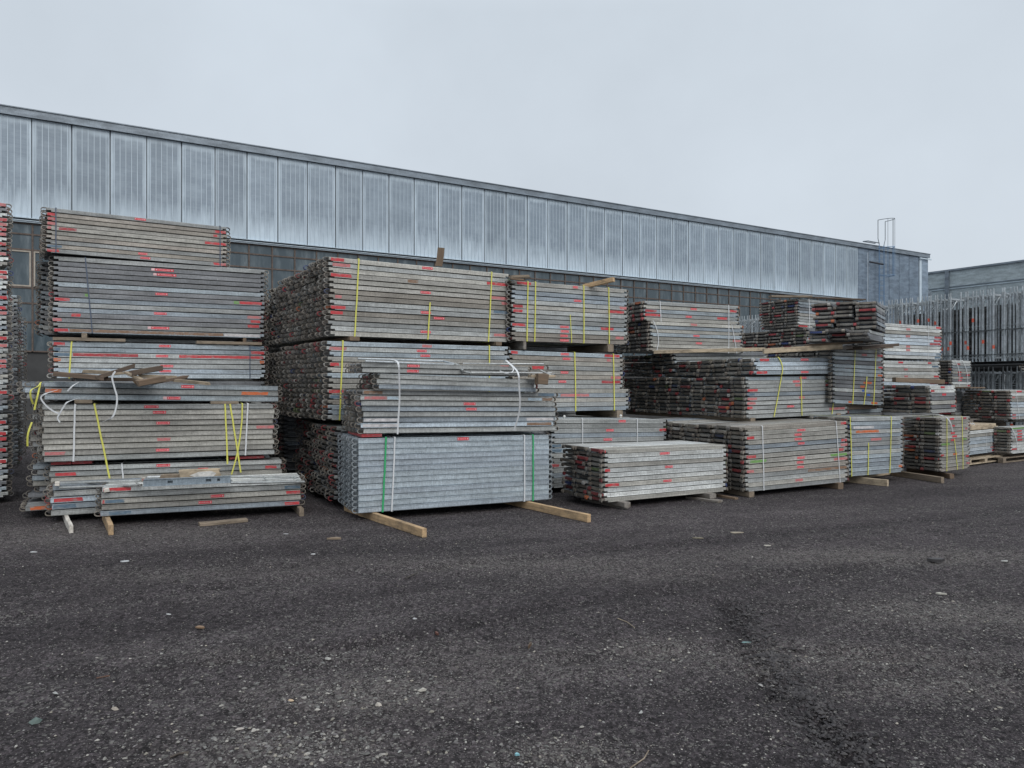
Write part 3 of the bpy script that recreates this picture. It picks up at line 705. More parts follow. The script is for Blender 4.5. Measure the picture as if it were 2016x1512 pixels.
def face_board(bn, x0, x1, yf, z0, h, dep, kind, label, z1=None, name='timber', cat='timber', rag=0):
    b = BUN[bn]; A, u, v = b['A'], b['u'], b['v']; s0 = px2s(A, u, x0); s1 = px2s(A, u, x1)
    p = Vector((A.x+u.x*s0+v.x*(yf+dep/2), A.y+u.y*s0+v.y*(yf+dep/2), z0)); q = Vector((A.x+u.x*s1+v.x*(yf+dep/2), A.y+u.y*s1+v.y*(yf+dep/2), z0 if z1 is None else z1))
    return beam(p, q, dep, h, kind, label, name=name, cat=cat, group=GB, rag=rag)
face_board('a3', 104, 247, -.03, 2.268, .045, .2, 'old', 'flat old board at left on third left tower bundle')
face_board('a3', 387, 515, -.03, 2.268, .045, .2, 'old', 'flat old board at right on third left tower bundle')
face_board('a5', 147, 181, -.02, 1.408, .045, .4, 'old', 'pale wood chunk below white strap loop at left')
face_board('a5', 415, 470, -.01, 1.386, .03, .3, 'old', 'pale wood sliver above crossing yellow straps')
b = BUN['e2']
bearer('e2b', 1490, -.02, .1, .0, .0001, .0001, 'old', '') if False else None
# beam under the wide bundle facing left (its long side seen)
A, u, v = BUN['e2b']['A'], BUN['e2b']['u'], BUN['e2b']['v']
def eb(s, y, z): return (A.x+u.x*s+v.x*y, A.y+u.y*s+v.y*y, z)
beam(eb(.12, -.02, 1.035), eb(.12, 3.4, 1.035), .10, .06, 'old', 'long brown bearer along left underside of wide bundle', group=GB)
beam(eb(2.2, .0, 1.05), eb(2.2, 3.4, 1.05), .10, .06, 'old', 'long bearer along far underside of wide bundle', group=GB)
# light beams on top of the wide bundle
beam(P(1287, 697, 13.1), P(1505, 691.5, 12.9), .06, .06, 'pale', 'long thin light beam on the wide bundle', group=GB)
beam(P(1503, 697, 12.3), P(1657, 688, 12.5), .06, .085, 'pale', 'thicker light beam at right on the wide bundle', group=GB)
beam(P(1656, 689, 12.6), P(1676, 687, 12.7), .06, .06, 'grey', 'grey block at right end of thicker light beam', group=GB)
beam(P(1590, 682, 12.5), P(1693, 676, 12.6), .2, .03, 'brown', 'brown plank below the messy heap', group=GB)
beam(P(1672, 690, 12.9), P(1745, 683, 13.4), .5, .05, 'dark', 'dark support plank over dark bundle', group=GB)
beam(P(1738, 687, 13.6), P(1754, 686, 13.7), .1, .06, 'old', 'small timber end left of pale bundle', group=GB)
beam(P(1516, 586, 15.6), P(1596, 586.5, 15.9), .12, .04, 'old', 'old board lying on small rear stack', group=GB)
beam(P(1600, 588, 16.6), P(1700, 592, 17.2), .15, .03, 'dark', 'dark board sloping behind the messy heap', group=GB)
# right ground timbers
ground_pair(1668, 950, 1748, 958, .06, .105, 'pale', 'stout light timber under left of bluish bundle', .8)
beam(PG(1672, 953)+Vector((0, 0.25, 0)), PG(1756, 938)+Vector((0, .1, .02)), .05, .09, 'pale', 'pale timber running under front of bluish bundle', group=GB)
ground_pair(1765, 938, 1856, 952, .06, .10, 'old', 'long timber sticking out between bluish and narrow bundles', .6)
beam(PG(1874, 943), PG(1800, 932)+Vector((0, .2, 0)), .09, .085, 'brown', 'round brown timber end under narrow bundle', group=GB)
face_board('h', 1675, 1775, .5, .09, .055, .1, 'old', 'timber lengthwise under bluish bundle')
face_board('h2', 1672, 1737, .1, 1.19, .09, .1, 'dark', 'dark timber under dark bundle')
beam(P(1760, 753, 13.9), P(1856, 757, 14.6), .08, .09, 'brown', 'loose brown plank across the crooked stack', name='loose_plank', cat='plank')
# low pile pallet slats
g0 = PG(1178, 995); beam(PG(1232, 1002), PG(1150, 985), .10, .03, 'grey', 'thin grey slat on ground under low pale pile, left', group=GB)
beam(PG(1418, 990), PG(1355, 981), .12, .03, 'grey', 'thin grey slat on ground under low pale pile, right', group=GB)
beam(PG(1450, 984), PG(1395, 975), .07, .03, 'brown', 'thin brown batten beside low pale pile', group=GB)
# things on top of towers
beam(P(863, 524, 10.9), P(868, 488, 10.9), .10, .035, 'brown', 'brown wood stub standing upright on central tower', name='wood_stub', cat='wood stub', up=(.3, 1, 0))
beam(P(1004, 548, 11.4), P(1041, 547, 11.6), .1, .04, 'old', 'splintered wood chunk between central tower tops', name='wood_scrap', cat='wood scrap', rag=.05)
beam(P(1008, 551, 11.35), P(1032, 553.5, 11.4), .06, .025, 'brown', 'thin splinter under the wood chunk on tower', name='wood_scrap', cat='wood scrap', rag=.03)
beam(P(1150, 569, 12.2), P(1209, 555, 11.9), .08, .07, 'fresh', 'slanting light timber end above six-strapped bundle')
# pile with loose tubes: wood
beam(P(1043, 744, 9.55), P(1090, 744, 9.7), .1, .035, 'pale', 'pale plank on right end of pile with tubes', name='loose_plank', cat='plank')
beam(P(1056, 757, 9.5), P(1076, 758, 9.55), .10, .14, 'brown', 'broken brown post chunk at right of tube pile', name='wood_scrap', cat='wood scrap', rag=.01)
# broken wood on the three-deck layer
GW = 'broken wood heaped on the left bundle'
bw = [((107, 741), (207, 750), 8.95, 9.0, .07, .04, 'wbrown', 'long dark board at left of broken wood heap'),
      ((191, 749), (267, 724), 8.98, 9.2, .08, .035, 'dark', 'dark board rising right in broken wood heap'),
      ((262, 740), (319, 730), 9.0, 9.2, .09, .045, 'dark', 'dark thick board end at top right of heap'),
      ((172, 735), (226, 738), 9.3, 9.25, .10, .03, 'wpale', 'light board at upper left of heap'),
      ((226, 739), (252, 737), 9.05, 9.05, .05, .02, 'wpale', 'short light sliver atop middle of heap'),
      ((250, 737), (281, 752), 9.03, 8.95, .05, .02, 'wpale', 'light sliver sloping down in middle of heap'),
      ((275, 744), (347, 747), 9.1, 9.3, .10, .03, 'wpale', 'light flat board right of heap centre'),
      ((272, 761), (322, 752), 8.8, 9.05, .09, .05, 'brown', 'thick brown board end hanging over front of heap'),
      ((300, 757), (366, 745), 9.0, 9.4, .07, .025, 'wbrown', 'thin brown board crossing right side of heap'),
      ((345, 752), (407, 758), 9.25, 9.15, .07, .025, 'wpale', 'light pointed board at far right of heap'),
      ((200, 750), (300, 752), 9.3, 9.5, .14, .03, 'dark', 'dark flat board underneath the heap')]
for (a, b_, d1, d2, w, h, k, lab) in bw:
    beam(P(a[0], a[1], d1), P(b_[0], b_[1], d2), w*1.35, h*1.45, k, lab, name='broken_board', cat='broken board', group=GW, rag=.03)
# ------------------------------------------------------------------ steel bits on the nearest pile
def tubes(name, segs, r, color, label, cat, mat=None, n=8):
    g = G()
    for s in segs: g.tube(s, r, n)
    o = link(name, g.mesh(name, [mat or M_TUBE], smooth=False), None, None, color); tag(o, label, cat); return o
def c62(x, y, d): return P(200+x/7.2, 890+y/7.2, d)
# perforated channel
a, b_ = c62(590, 488, 8.42), c62(1830, 432, 8.75)
X = (b_-a); Lc = X.length; X.normalize(); Y = Vector((0, 0, 1)).cross(X).normalized(); Z = X.cross(Y)
M = Matrix(((X.x, Y.x, Z.x, a.x), (X.y, Y.y, Z.y, a.y), (X.z, Y.z, Z.z, a.z), (0, 0, 0, 1)))
g = G(); h = .072; holes = [(.22*Lc/1.0, .05), (.72*Lc, .05), (.855*Lc, .03)]
holes = [(Lc*.27, .055), (Lc*.71, .055), (Lc*.84, .032)]
x = 0
for (hx, hw) in holes:
    g.box((x, 0, 0), (hx, .004, h)); g.box((hx, 0, 0), (hx+hw, .004, h*.3)); g.box((hx, 0, h*.72), (hx+hw, .004, h)); x = hx+hw
g.box((x, 0, 0), (Lc, .004, h)); g.box((0, -.012, h), (Lc, .05, h+.004)); g.box((0, -.014, -.004), (Lc, .05, 0)); g.box((0, .05, -.004), (Lc, .054, h+.004))
tag(link('steel_channel', g.mesh('steel_channel', [M_CLEAN]), None, M, (.26,.31,.35)), 'steel channel with holes lying on the nearest low pile', 'steel channel')
root = link('steel_ladder', None, None, None); tag(root, 'galvanised ladder frame lying right on the nearest low pile', 'steel frame')
g = G(); g.tube([c62(1750, 350, 8.95), P(588, 939, 9.5)], .013); link('rail', g.mesh('rail', [M_TUBE]), root, None, (.4,.42,.42))
g = G(); g.tube([c62(1830, 440, 8.7), P(599, 949, 9.3)], .016); link('rail', g.mesh('rail', [M_TUBE]), root, None, (.4,.42,.42))
for t in (.03, .5, .93):
    g = G(); g.tube([c62(1750, 350, 8.95).lerp(P(588, 939, 9.5), t), c62(1830, 440, 8.7).lerp(P(599, 949, 9.3), t)], .011); link('crossbar', g.mesh('crossbar', [M_TUBE]), root, None, (.4,.42,.42))
root = link('steel_ladder', None, None, None); tag(root, 'galvanised frame lying at left on two low piles', 'steel frame')
g = G(); g.tube([P(112, 952, 8.95), c62(545, 408, 8.75)], .014); link('rail', g.mesh('rail', [M_TUBE]), root, None, (.42,.43,.42))
g = G(); g.tube([P(118, 961, 8.7), c62(570, 470, 8.55)], .014); link('rail', g.mesh('rail', [M_TUBE]), root, None, (.42,.43,.42))
g = G(); g.tube([c62(490, 415, 8.75), c62(500, 450, 8.6), c62(545, 470, 8.5)], .012); link('bracket', g.mesh('bracket', [M_TUBE]), root, None, (.42,.43,.42))
blk = beam(c62(560, 425, 8.5), c62(615, 425, 8.52), .05, .055, 'white', 'white wood block with red dot on low pile', name='wood_block', cat='wood block')
g = G(); g.box((.012, -.027, .018), (.034, -.0252, .036)); link('red_mark', g.mesh('red_mark', [M_PAINT]), blk, None, PC['r'])
beam(P(206, 970, 8.48), P(216, 968, 8.5), .05, .045, 'white', 'white wood block at left end of nearest pile', name='wood_block', cat='wood block')
beam(P(108, 957, 8.66), P(117, 957, 8.68), .05, .05, 'white', 'white wood block on pile left of nearest', name='wood_block', cat='wood block')
blk = beam(c62(1110, 372, 8.75), c62(1670, 352, 8.95), .08, .10, 'pale', 'splintered log with white patch on nearest pile', name='log_chunk', cat='log', rag=.03)
g = G(); g.add([(.10, -.0455, .03), (.16, -.0455, .012), (.37, -.0455, .014), (.40, -.0455, .05), (.34, -.0455, .078), (.2, -.0455, .07), (.10, -.040, .03), (.16, -.040, .012), (.37, -.040, .014), (.40, -.040, .05), (.34, -.040, .078), (.2, -.040, .07)], [(0,1,2,3,4,5), (0,6,7,1), (1,7,8,2), (2,8,9,3), (3,9,10,4), (4,10,11,5), (5,11,6,0)]); link('white_patch', g.mesh('white_patch', [M_PAINT]), blk, None, (.6,.58,.54))
beam(c62(850, 378, 8.8), c62(1120, 372, 8.85), .08, .05, 'old', 'short weathered timber left of splintered log', name='wood_scrap', cat='wood scrap', rag=.02)
tubes('steel_tube', [[c62(650, 360, 8.9), c62(840, 352, 8.95)]], .015, (.4,.42,.43), 'short steel tube by weathered timber', 'tube')
# tubes tied on the pile over the fresh bundle
tubes('scaffold_tube', [[c8(115, 78, 9.05), c8(900, 100, 9.6), c8(1040, 135, 9.45)]], .013, (.38,.41,.43), 'upper bent tube on the tube pile', 'tube')
tubes('scaffold_tube', [[c8(185, 102, 8.72), c8(1045, 134, 9.42)]], .012, (.42,.45,.47), 'lower straight tube at left of tube pile', 'tube')
tubes('scaffold_tube', [[c8(1085, 122, 9.72), c8(1830, 128, 10.05)]], .010, (.40,.41,.41), 'thin tube at upper right of tube pile', 'tube')
tubes('scaffold_tube', [[c8(1160, 206, 9.25), c8(1905, 212, 9.75)]], .011, (.42,.43,.43), 'thin tube at lower right of tube pile', 'tube')
tubes('steel_clamp', [[c8(1010, 125, 9.38), c8(1060, 150, 9.3), c8(1075, 195, 9.25), c8(1160, 212, 9.2)], [c8(1030, 150, 9.35), c8(1090, 190, 9.2)], [c8(1050, 130, 9.3), c8(1040, 165, 9.3)]], .014, (.36,.37,.36), 'twisted steel clamp joining loose tubes', 'clamp')
tubes('scaffold_tube', [[c8(1800, 185, 9.7), c8(1905, 235, 9.65), c8(1935, 215, 9.65)]], .011, (.42,.43,.43), 'bent tube end at far right of tube pile', 'tube')
def dome(px, py, d, r=.03):
    g = G(); v = []; f = []
    for i in range(4):
        for k in range(10):
            a = 2*math.pi*k/10; t = i/3*math.pi/2
            v.append((r*math.cos(a)*math.cos(t), r*math.sin(a)*math.cos(t), r*1.2*math.sin(t)))
    for i in range(3):
        for k in range(10): f.append((i*10+k, i*10+(k+1) % 10, (i+1)*10+(k+1) % 10, (i+1)*10+k))
    g.add(v, f); return g
for (x, y, lab) in ((1111, 821, 'small pale cap left on white-strapped bundle top'), (1222, 819.5, 'small pale cap right on white-strapped bundle top')):
    g = dome(x, y, 11.3, .022); g.tube([(0, 0, -.03), (0, 0, .0)], .012)
    o = link('plastic_bung', g.mesh('plastic_bung', [M_STRAP]), None, Matrix.Translation(P(x, y, 11.6)), (.6,.6,.58)); tag(o, lab, 'cap')
# plates sticking under
for bn, x0, x1, z, c, lab in (('c', 712, 752, 1.012, 'R', 'dark red plate between tube pile and fresh bundle'), ('a6', 100, 140, .650, 'R', 'left dark red plate under crossed bundle'), ('a6', 142, 181, .650, 'R', 'right dark red plate under crossed bundle'), ('a6', 452, 520, .635, 'R', 'dark red plate under crossing yellow straps')):
    b = BUN[bn]; s0 = px2s(b['A'], b['u'], x0); s1 = px2s(b['A'], b['u'], x1); A, u, v = b['A'], b['u'], b['v']
    M = Matrix(((u.x, v.x, 0, A.x), (u.y, v.y, 0, A.y), (0, 0, 1, z), (0, 0, 0, 1)))
    g = G(); g.box((s0, .0, 0), (s1, .8, .03)); g.box((s0, -.004, .02), (s1, 0, .034))
    tag(link('steel_plate', g.mesh('steel_plate', [M_PAINT]), None, M, PC[c]), lab, 'steel plate')
# pallets
def pallet(px, d, px2, d2, z, kind, label, depth=.8):
    a = PZ(px, d, z); b = PZ(px2, d2, z); X = b-a; L = X.length; X.normalize(); Y = Vector((-X.y, X.x, 0))
    M = Matrix(((X.x, Y.x, 0, a.x), (X.y, Y.y, 0, a.y), (0, 0, 1, z), (0, 0, 0, 1)))
    root = link('pallet', None, None, M); tag(root, label, 'pallet')
    for y in (0, depth/2-.05, depth-.1):
        g = G(); g.box((0, y, 0), (L, y+.1, .02)); link('bottom_board', g.mesh('bottom_board', [M_WOOD]), root, None, WC[kind])
        for x in (0, L/2-.06, L-.12):
            g = G(); g.box((x, y, .02), (x+.12, y+.1, .09)); link('block', g.mesh('block', [M_WOOD]), root, None, WC[kind])
    for k in range(6):
        y = (depth-.1)*k/5; g = G(); g.box((0, y, .09), (L, y+.09, .11)); link('top_board', g.mesh('top_board', [M_WOOD]), root, None, WC[kind])
pallet(1910, 16.3, 2075, 18.0, .765, 'grey', 'dark pallet between the two right edge stacks', 1.0)
pallet(1975, 15.3, 2080, 16.6, .005, 'old', 'pallet under lower right edge stack', .6)
pallet(1907, 14.7, 1974, 15.6, .03, 'pale', 'light pallet under pale board-topped stack', 1.0)
face_board('m1', 1905, 1965, .0, .705, .05, .9, 'pale', 'lower light board on pale stack at right', name='board', cat='board')
face_board('m1', 1906, 1963, .02, .757, .05, .9, 'pale', 'upper light board on pale stack at right', name='board', cat='board')
face_board('l1', 1915, 1975, .4, .0, .05, .1, 'old', 'hidden prop timber') if False else None
bundle_l = BUN['l1']
# block stack carrying upper right pallet
beam(PG(1960, 900)+Vector((0, 1.2, 0)), PG(1960, 900)+Vector((.9, 1.7, 0)), .9, .755, 'dark', 'dark timber cribbing behind pale board-topped stack', name='timber_crib', cat='timber crib')
beam(P(1886, 765, 16.2), P(1915, 765, 16.7), .5, .03, 'brown', 'rusty plate under small arched-strap bundle', name='rusty_plate', cat='plate')
# ------------------------------------------------------------------ upright frames
fd = Vector((-.467, .884)); wdir = Vector((.884, .467)); F0 = Vector(((2016-CX)/F*19, 19))
gU = G(); gU.tube([(0, 0, 0), (0, 0, 1.84)], .026, 8)
for z in (.12, .95, 1.7): gU.tube([(0, 0, z), (0, 0, z+.035)], .034, 8)
mU = gU.mesh('upright', [M_TUBE])
gP = G(); gP.tube([(0, 0, 1.84), (0, 0, 1.95)], .016, 6); mP = gP.mesh('spigot', [M_TUBE])
gT = G(); gT.box((0, -.02, 1.76), (.73, .02, 1.81)); mT = gT.mesh('top_bar', [M_TUBE])
gB = G(); gB.box((0, -.015, .1), (.73, .015, .14)); mB = gB.mesh('bottom_bar', [M_TUBE])
gG = G(); gG.tube([(.06, 0, 1.5), (.3, 0, 1.77)], .014, 6); mG = gG.mesh('corner_brace', [M_TUBE])
gR = G(); gR.tube([(0, 0, 0), (0, 0, .10)], .031, 8); mR = gR.mesh('paint_band', [M_PAINT])
def frame(s, z, yoff, tier, marks):
    p = F0+fd*s-wdir*yoff
    rr = random.Random(int(s*1000)+int(z*10))
    lean = rr.uniform(-.006, .006)
    M = Matrix(((wdir.x, fd.x, lean, p.x), (wdir.y, fd.y, rr.uniform(-.02, .02), p.y), (0, 0, 1, z), (0, 0, 0, 1)))
    r = link('upright_scaffold', None, None, M); r.empty_display_size = .1
    lab = 'galvanised upright scaffold frame in the %s' % tier
    if marks: lab += ', with orange paint'
    tag(r, lab, 'scaffold frame', 'upright frames racked in the '+tier+(' with orange paint' if marks else ''))
    k = rr.uniform(.85, 1.12); c = (.44*k, .475*k, .495*k)
    link('upright', mU, r, None, c); link('upright', mU, r, Matrix.Translation((.73, 0, 0)), c)
    link('spigot', mP, r, None, c); link('top_bar', mT, r, None, c); link('bottom_bar', mB, r, None, c); link('corner_brace', mG, r, None, c)
    if marks: link('paint_band', mR, r, Matrix.Translation((0, 0, rr.choice([.35, .5, 1.1, 1.2]))), (.75,.12,.06))
s = -1.2
def gaps(s):
    return any(abs(s-g_) < .07 for g_ in (.63, 1.75, 2.95, 3.9))
while s < 4.7:
    if not gaps(s): frame(s, 2.24, R.choice([0, 0, .03, .06]), 'upper rack tier at right', R.random() < .4)
    s += .096
s = 8.2
while s < 11.0:
    frame(s, 2.24, R.choice([0, .03, .06]), 'rack seen between stacks', R.random() < .12); s += .13
s = -1.2
while s < 2.6:
    if not gaps(s): frame(s, .16, R.choice([0, .03]), 'lower rack tier at right', R.random() < .1)
    s += .115
RACK = link('storage_rack', None); tag(RACK, 'steel storage rack rails carrying the upright scaffold frames', 'rack')
def rail(s0, s1, z, off, h, label, color=(.26,.28,.29), d=.06):
    a = F0+fd*s0-wdir*off; b = F0+fd*s1-wdir*off; X = Vector((b.x-a.x, b.y-a.y, 0)); L = X.length; X.normalize(); Y = Vector((-X.y, X.x, 0))
    M = Matrix(((X.x, Y.x, 0, a.x), (X.y, Y.y, 0, a.y), (0, 0, 1, z), (0, 0, 0, 1)))
    g = G(); g.box((0, 0, 0), (L, .004, h)); g.box((0, 0, 0), (L, d, .004)); g.box((0, 0, h-.004), (L, d, h))
    link('rail', g.mesh('rail', [M_TUBE]), RACK, M, color)
rail(-1.2, 4.7, 3.07, .035, .03, 'upper horizontal rail across the upright frames')
rail(-1.2, 4.7, 2.42, .035, .03, 'middle horizontal rail across the upright frames')
rail(-1.2, 4.7, 2.15, .06, .08, 'thick rail between upper and lower frame tiers', (.3,.31,.32), .8)
rail(-1.2, 2.6, .10, .06, .06, 'bottom rail under the upright frames', (.2,.2,.2), .8)
rail(8.0, 11.0, 2.15, .06, .08, 'rail carrying frames seen between stacks', (.3,.31,.32), .8)
# ------------------------------------------------------------------ main hall
D0 = 21.0; W0 = Vector(((0-CX)/F*D0, D0)); wu = Vector((.857, .5153)).normalized(); wb = Vector((-wu.y, wu.x))
M_hall = Matrix(((wu.x, wb.x, 0, W0.x), (wu.y, wb.y, 0, W0.y), (0, 0, 1, 0), (0, 0, 0, 1)))
def hall_panel_mat():
    m, nt, b = newmat('dirty translucent corrugated panel'); vec = coords(nt)
    uv = N(nt, 'ShaderNodeUVMap'); sx = N(nt, 'ShaderNodeSeparateXYZ'); nt.links.new(uv.outputs[0], sx.inputs[0])
    u_, v_ = sx.outputs[0], sx.outputs[1]
    # pale fringe at the edges, darker film in the middle with smeared blotches
    def edge(val, w):
        a = math_(nt, 'MINIMUM', val, math_(nt, 'SUBTRACT', 1.0, val)); return a
    wob = noise(nt, vec, 1.0, 4, .6, (2.2, 2.2, .8))
    eu = math_(nt, 'ADD', math_(nt, 'MINIMUM', math_(nt, 'MULTIPLY', u_, .9), math_(nt, 'SUBTRACT', 1.0, u_)), math_(nt, 'MULTIPLY', math_(nt, 'SUBTRACT', wob, .5), .22))
    f1 = ramp(nt, eu, .0, .10)
    ev = math_(nt, 'ADD', v_, math_(nt, 'MULTIPLY', math_(nt, 'SUBTRACT', noise(nt, vec, 1.0, 4, .7, (7, 7, .8)), .5), .5))
    f2 = ramp(nt, ev, .08, .34)
    et = math_(nt, 'ADD', v_, math_(nt, 'MULTIPLY', math_(nt, 'SUBTRACT', wob, .5), .1))
    f3 = ramp(nt, et, .97, .92)
    f = math_(nt, 'MULTIPLY', math_(nt, 'MULTIPLY', f1, f2), f3)
    bl = ramp(nt, noise(nt, vec, 1.0, 6, .65, (1.3, 1.3, 2.2)), .44, .70, 1, .68)
    f = math_(nt, 'MULTIPLY', f, bl)
    wv = N(nt, 'ShaderNodeMath', operation='SINE'); nt.links.new(math_(nt, 'MULTIPLY', u_, 230.0), wv.inputs[0])
    f = math_(nt, 'MULTIPLY', f, ramp(nt, wv.outputs[0], -1, 1, .86, 1.0))
    hz = ramp(nt, noise(nt, vec, 1.0, 3, .7, (1, 1, 34)), .35, .75, 1.0, .84)
    f = math_(nt, 'MULTIPLY', f, hz)
    c = mixc(nt, f, (.47, .55, .615), (.18, .222, .27))
    oi = N(nt, 'ShaderNodeObjectInfo'); c = mixc(nt, 1., c, grey(nt, ramp(nt, oi.outputs['Random'], 0, 1, .84, 1.06)), 'MULTIPLY')
    nt.links.new(c, b.inputs['Base Color']); b.inputs['Roughness'].default_value = .45
    return m
M_PANEL = hall_panel_mat()
M_RIB = plain('pale panel rib', (.50,.58,.64), .45, 0, .1, 3)
M_SHEET = metal('blue grey sheet cladding', (.25,.31,.38), dirt=.12, metallic=.2, rough=.45, dcol=(.16,.19,.22))
M_FASCIA = metal('fascia sheet', (.20,.235,.27), dirt=.15, metallic=.2, rough=.4, dcol=(.14,.165,.19))
M_SEAM = plain('dark seam', (.19,.225,.26), .6)
M_CONC = plain('grimy concrete', (.05,.05,.05), .85, 0, .25, 2)
M_RUST = plain('rusty steel glazing bar', (.10,.075,.062), .8, 0, .45, 12)
def glass():
    m, nt, b = newmat('grimy window glass'); vec = coords(nt)
    n1 = noise(nt, vec, 1.0, 4, .6, (4, 4, .9)); f = ramp(nt, n1, .45, .8)
    c = mixc(nt, f, (.055, .075, .088), (.15, .18, .195))
    nt.links.new(c, b.inputs['Base Color']); nt.links.new(ramp(nt, f, 0, 1, .12, .45), b.inputs['Roughness'])
    return m
M_GLASS = glass()
hall = link('warehouse', None, None, M_hall); tag(hall, 'long grey warehouse with ribbed cladding above grimy windows', 'building')
TOP = 9.57; CB = 6.47; PT = 9.35; LEN = 46.7
def hbox(name, a, b, mat, color=None):
    g = G(); g.box(a, b); return link(name, g.mesh(name, [mat]), hall, None, color)
hbox('wall', (-6, .12, 0), (LEN, .4, TOP-.05), M_CONC)
hbox('side_wall', (LEN-.25, .4, 0), (LEN, 20, TOP-.05), M_SHEET)
hbox('side_wall', (-6, .4, 0), (-5.8, 20, TOP-.05), M_SHEET)
hbox('rear_wall', (-6, 20, 0), (LEN, 20.2, TOP-.05), M_SHEET)
hbox('roof', (-6, .1, TOP-.05), (LEN, 20.2, TOP+.0), M_SEAM)
g = G(); g.box((-6, -.10, PT+.012), (LEN+.1, .1, TOP)); g.box((-6, -.13, TOP), (LEN+.13, .3, TOP+.03)); g.box((-6, -.115, PT), (LEN+.1, -.06, PT+.012))
k = 0.
while k < LEN: g.box((k, -.104, PT+.015), (k+.012, -.1, TOP-.003)); k += 3.2
link('fascia', g.mesh('fascia', [M_FASCIA]), hall)
g = G(); g.box((-6, -.10, CB-.035), (40.1, .12, CB-.02)); g.box((-6, -.06, CB-.10), (40.1, .12, CB-.08)); g.box((-6, -.02, CB-.14), (40.1, .12, CB-.10))
link('drip_flashing', g.mesh('drip_flashing', [M_RIB]), hall)
g = G(); Wp = .965
g.add([(0, 0, CB), (Wp, 0, CB), (Wp, 0, PT), (0, 0, PT)], [(0, 1, 2, 3)], 0)
for k in range(6):
    x = .09+k*.157
    g.box((x-.008, -.022, CB+.01), (x+.008, -.001, PT-.03), 1)
g.box((0, .001, CB), (Wp, .05, PT), 2)
mp = g.mesh('cladding_panel', [M_PANEL, M_RIB, M_SEAM])
uvl = mp.uv_layers.new(name='UVMap')
for p in mp.polygons:
    for li in p.loop_indices:
        co = mp.vertices[mp.loops[li].vertex_index].co; uvl.data[li].uv = (co.x/Wp, (co.z-CB)/(PT-CB))
joints = [62,140,213,284,353,418,480,540,598,653,706,757,807,855,899,942,985]
S0 = px2s(W0, wu, 62); 
for k in range(-6, 39):
    o = link('cladding_panel', mp, hall, Matrix.Translation((S0+k*1.0+.018+.002*((k*37) % 5), -.004*((k*7) % 3), 0)))
hbox('seam_backing', (-6, .06, CB-.02), (S0+39.2, .118, PT+.02), M_SEAM)
x = S0+39.02
k = 0
while x < LEN-1.3:
    g = G(); w = .96
    g.box((0, 0, 4.2), (w, .05, PT))
    for q in range(8): g.box((.05+q*.12, -.02, 4.2), (.09+q*.12, -.0005, PT-.01))
    link('cladding_sheet', g.mesh('cladding_sheet', [M_SHEET]), hall, Matrix.Translation((x, 0, 0))); x += 1.0
hbox('corner_trim', (x, -.05, 0), (x+.22, .1, PT), M_RIB)
hbox('corner_panel', (x+.24, -.03, 0), (LEN, .1, PT), M_SHEET)
hbox('eaves_bracket', (x-.1, -.16, PT-.13), (x+1.1, -.11, PT-.07), M_RIB)
# windows: bays of .755 m
rows = [6.31, 6.0, 5.55, 4.45, 4.0, 3.45, 2.6]
bw_ = .757
def bay(cas):
    g = G(); 
    g.box((0, -.035, rows[-1]), (.045, .02, rows[0]))
    for z in rows: g.box((.045, -.025, z-.022), (bw_, .015, z+.022))
    if cas:
        for (x0, x1) in ((.05, .09), (bw_-.055, bw_-.015)): g.box((x0, -.03, rows[3]+.03), (x1, -.016, rows[2]-.03), 1)
        for (z0, z1) in ((rows[3]+.03, rows[3]+.07), (rows[2]-.07, rows[2]-.03)): g.box((.09, -.03, z0), (bw_-.055, -.016, z1), 1)
    return g.mesh('window', [M_RUST, plain('old sash paint', (.34,.30,.25), .7)])
mw = [bay(False), bay(True)]
gp_ = G()
for i in range(len(rows)-1): gp_.box((.046, .0, rows[i+1]+.023), (bw_-.001, .006, rows[i]-.023))
mg = gp_.mesh('pane', [M_GLASS])
nb = 0; x = S0-2*bw_-.25
xw = S0 - 3*bw_
while xw < S0+38.6:
    o = link('window', mw[1 if nb in (2, 3, 8, 14, 15, 22, 30) else 0], hall, Matrix.Translation((xw, .085, 0)))
    link('pane', mg, o); xw += bw_; nb += 1
    if nb > 60: break
# small canopy on the right gable
g = G(); v = [(0, 0, 7.1), (1.0, 0, 6.75), (1.0, 2, 6.75), (0, 2, 7.1), (0, 0, 6.5), (1.0, 0, 6.55), (1.0, 2, 6.55), (0, 2, 6.5)]
g.add(v, [(0,1,2,3), (7,6,5,4), (0,4,5,1), (1,5,6,2), (2,6,7,3), (3,7,4,0)])
link('canopy', g.mesh('canopy', [M_FASCIA]), hall, Matrix.Translation((LEN+.01, .3, .6)))
# ------------------------------------------------------------------ roof ladder
sl = px2s(W0, wu, 1722); BLUE = (.12,.22,.36); ST = (.16,.18,.2)
lad = link('roof_ladder', None, None, M_hall @ Matrix.Translation((sl, -.28, 0))); tag(lad, 'blue caged access ladder rising above the warehouse roof edge', 'ladder')
def lpart(name, segs, r, color, n=6):
    g = G()
    for s_ in segs: g.tube(s_, r, n)
    return link(name, g.mesh(name, [M_STRAP]), lad, None, color)
for x in (0, .45):
    f_ = -.12 if x == 0 else .12
    lpart('stile', [[(x, 0, 5.6), (x, 0, 9.62)]], .025, BLUE)
    lpart('handrail', [[(x, 0, 9.62), (x+f_, .0, 9.95), (x+f_, 0, 11.0)]], .022, ST)
z = 5.8
while z < 9.6:
    lpart('rung', [[(0, 0, z), (.45, 0, z)]], .014, BLUE); z += .3
def hoop(z, x0=-.1, x1=.57, col=ST, back=.0):
    pts = []
    for k in range(13):
        a = math.pi*k/12
        pts.append((.235-.36*math.cos(a), -.75*math.sin(a), z))
    return pts
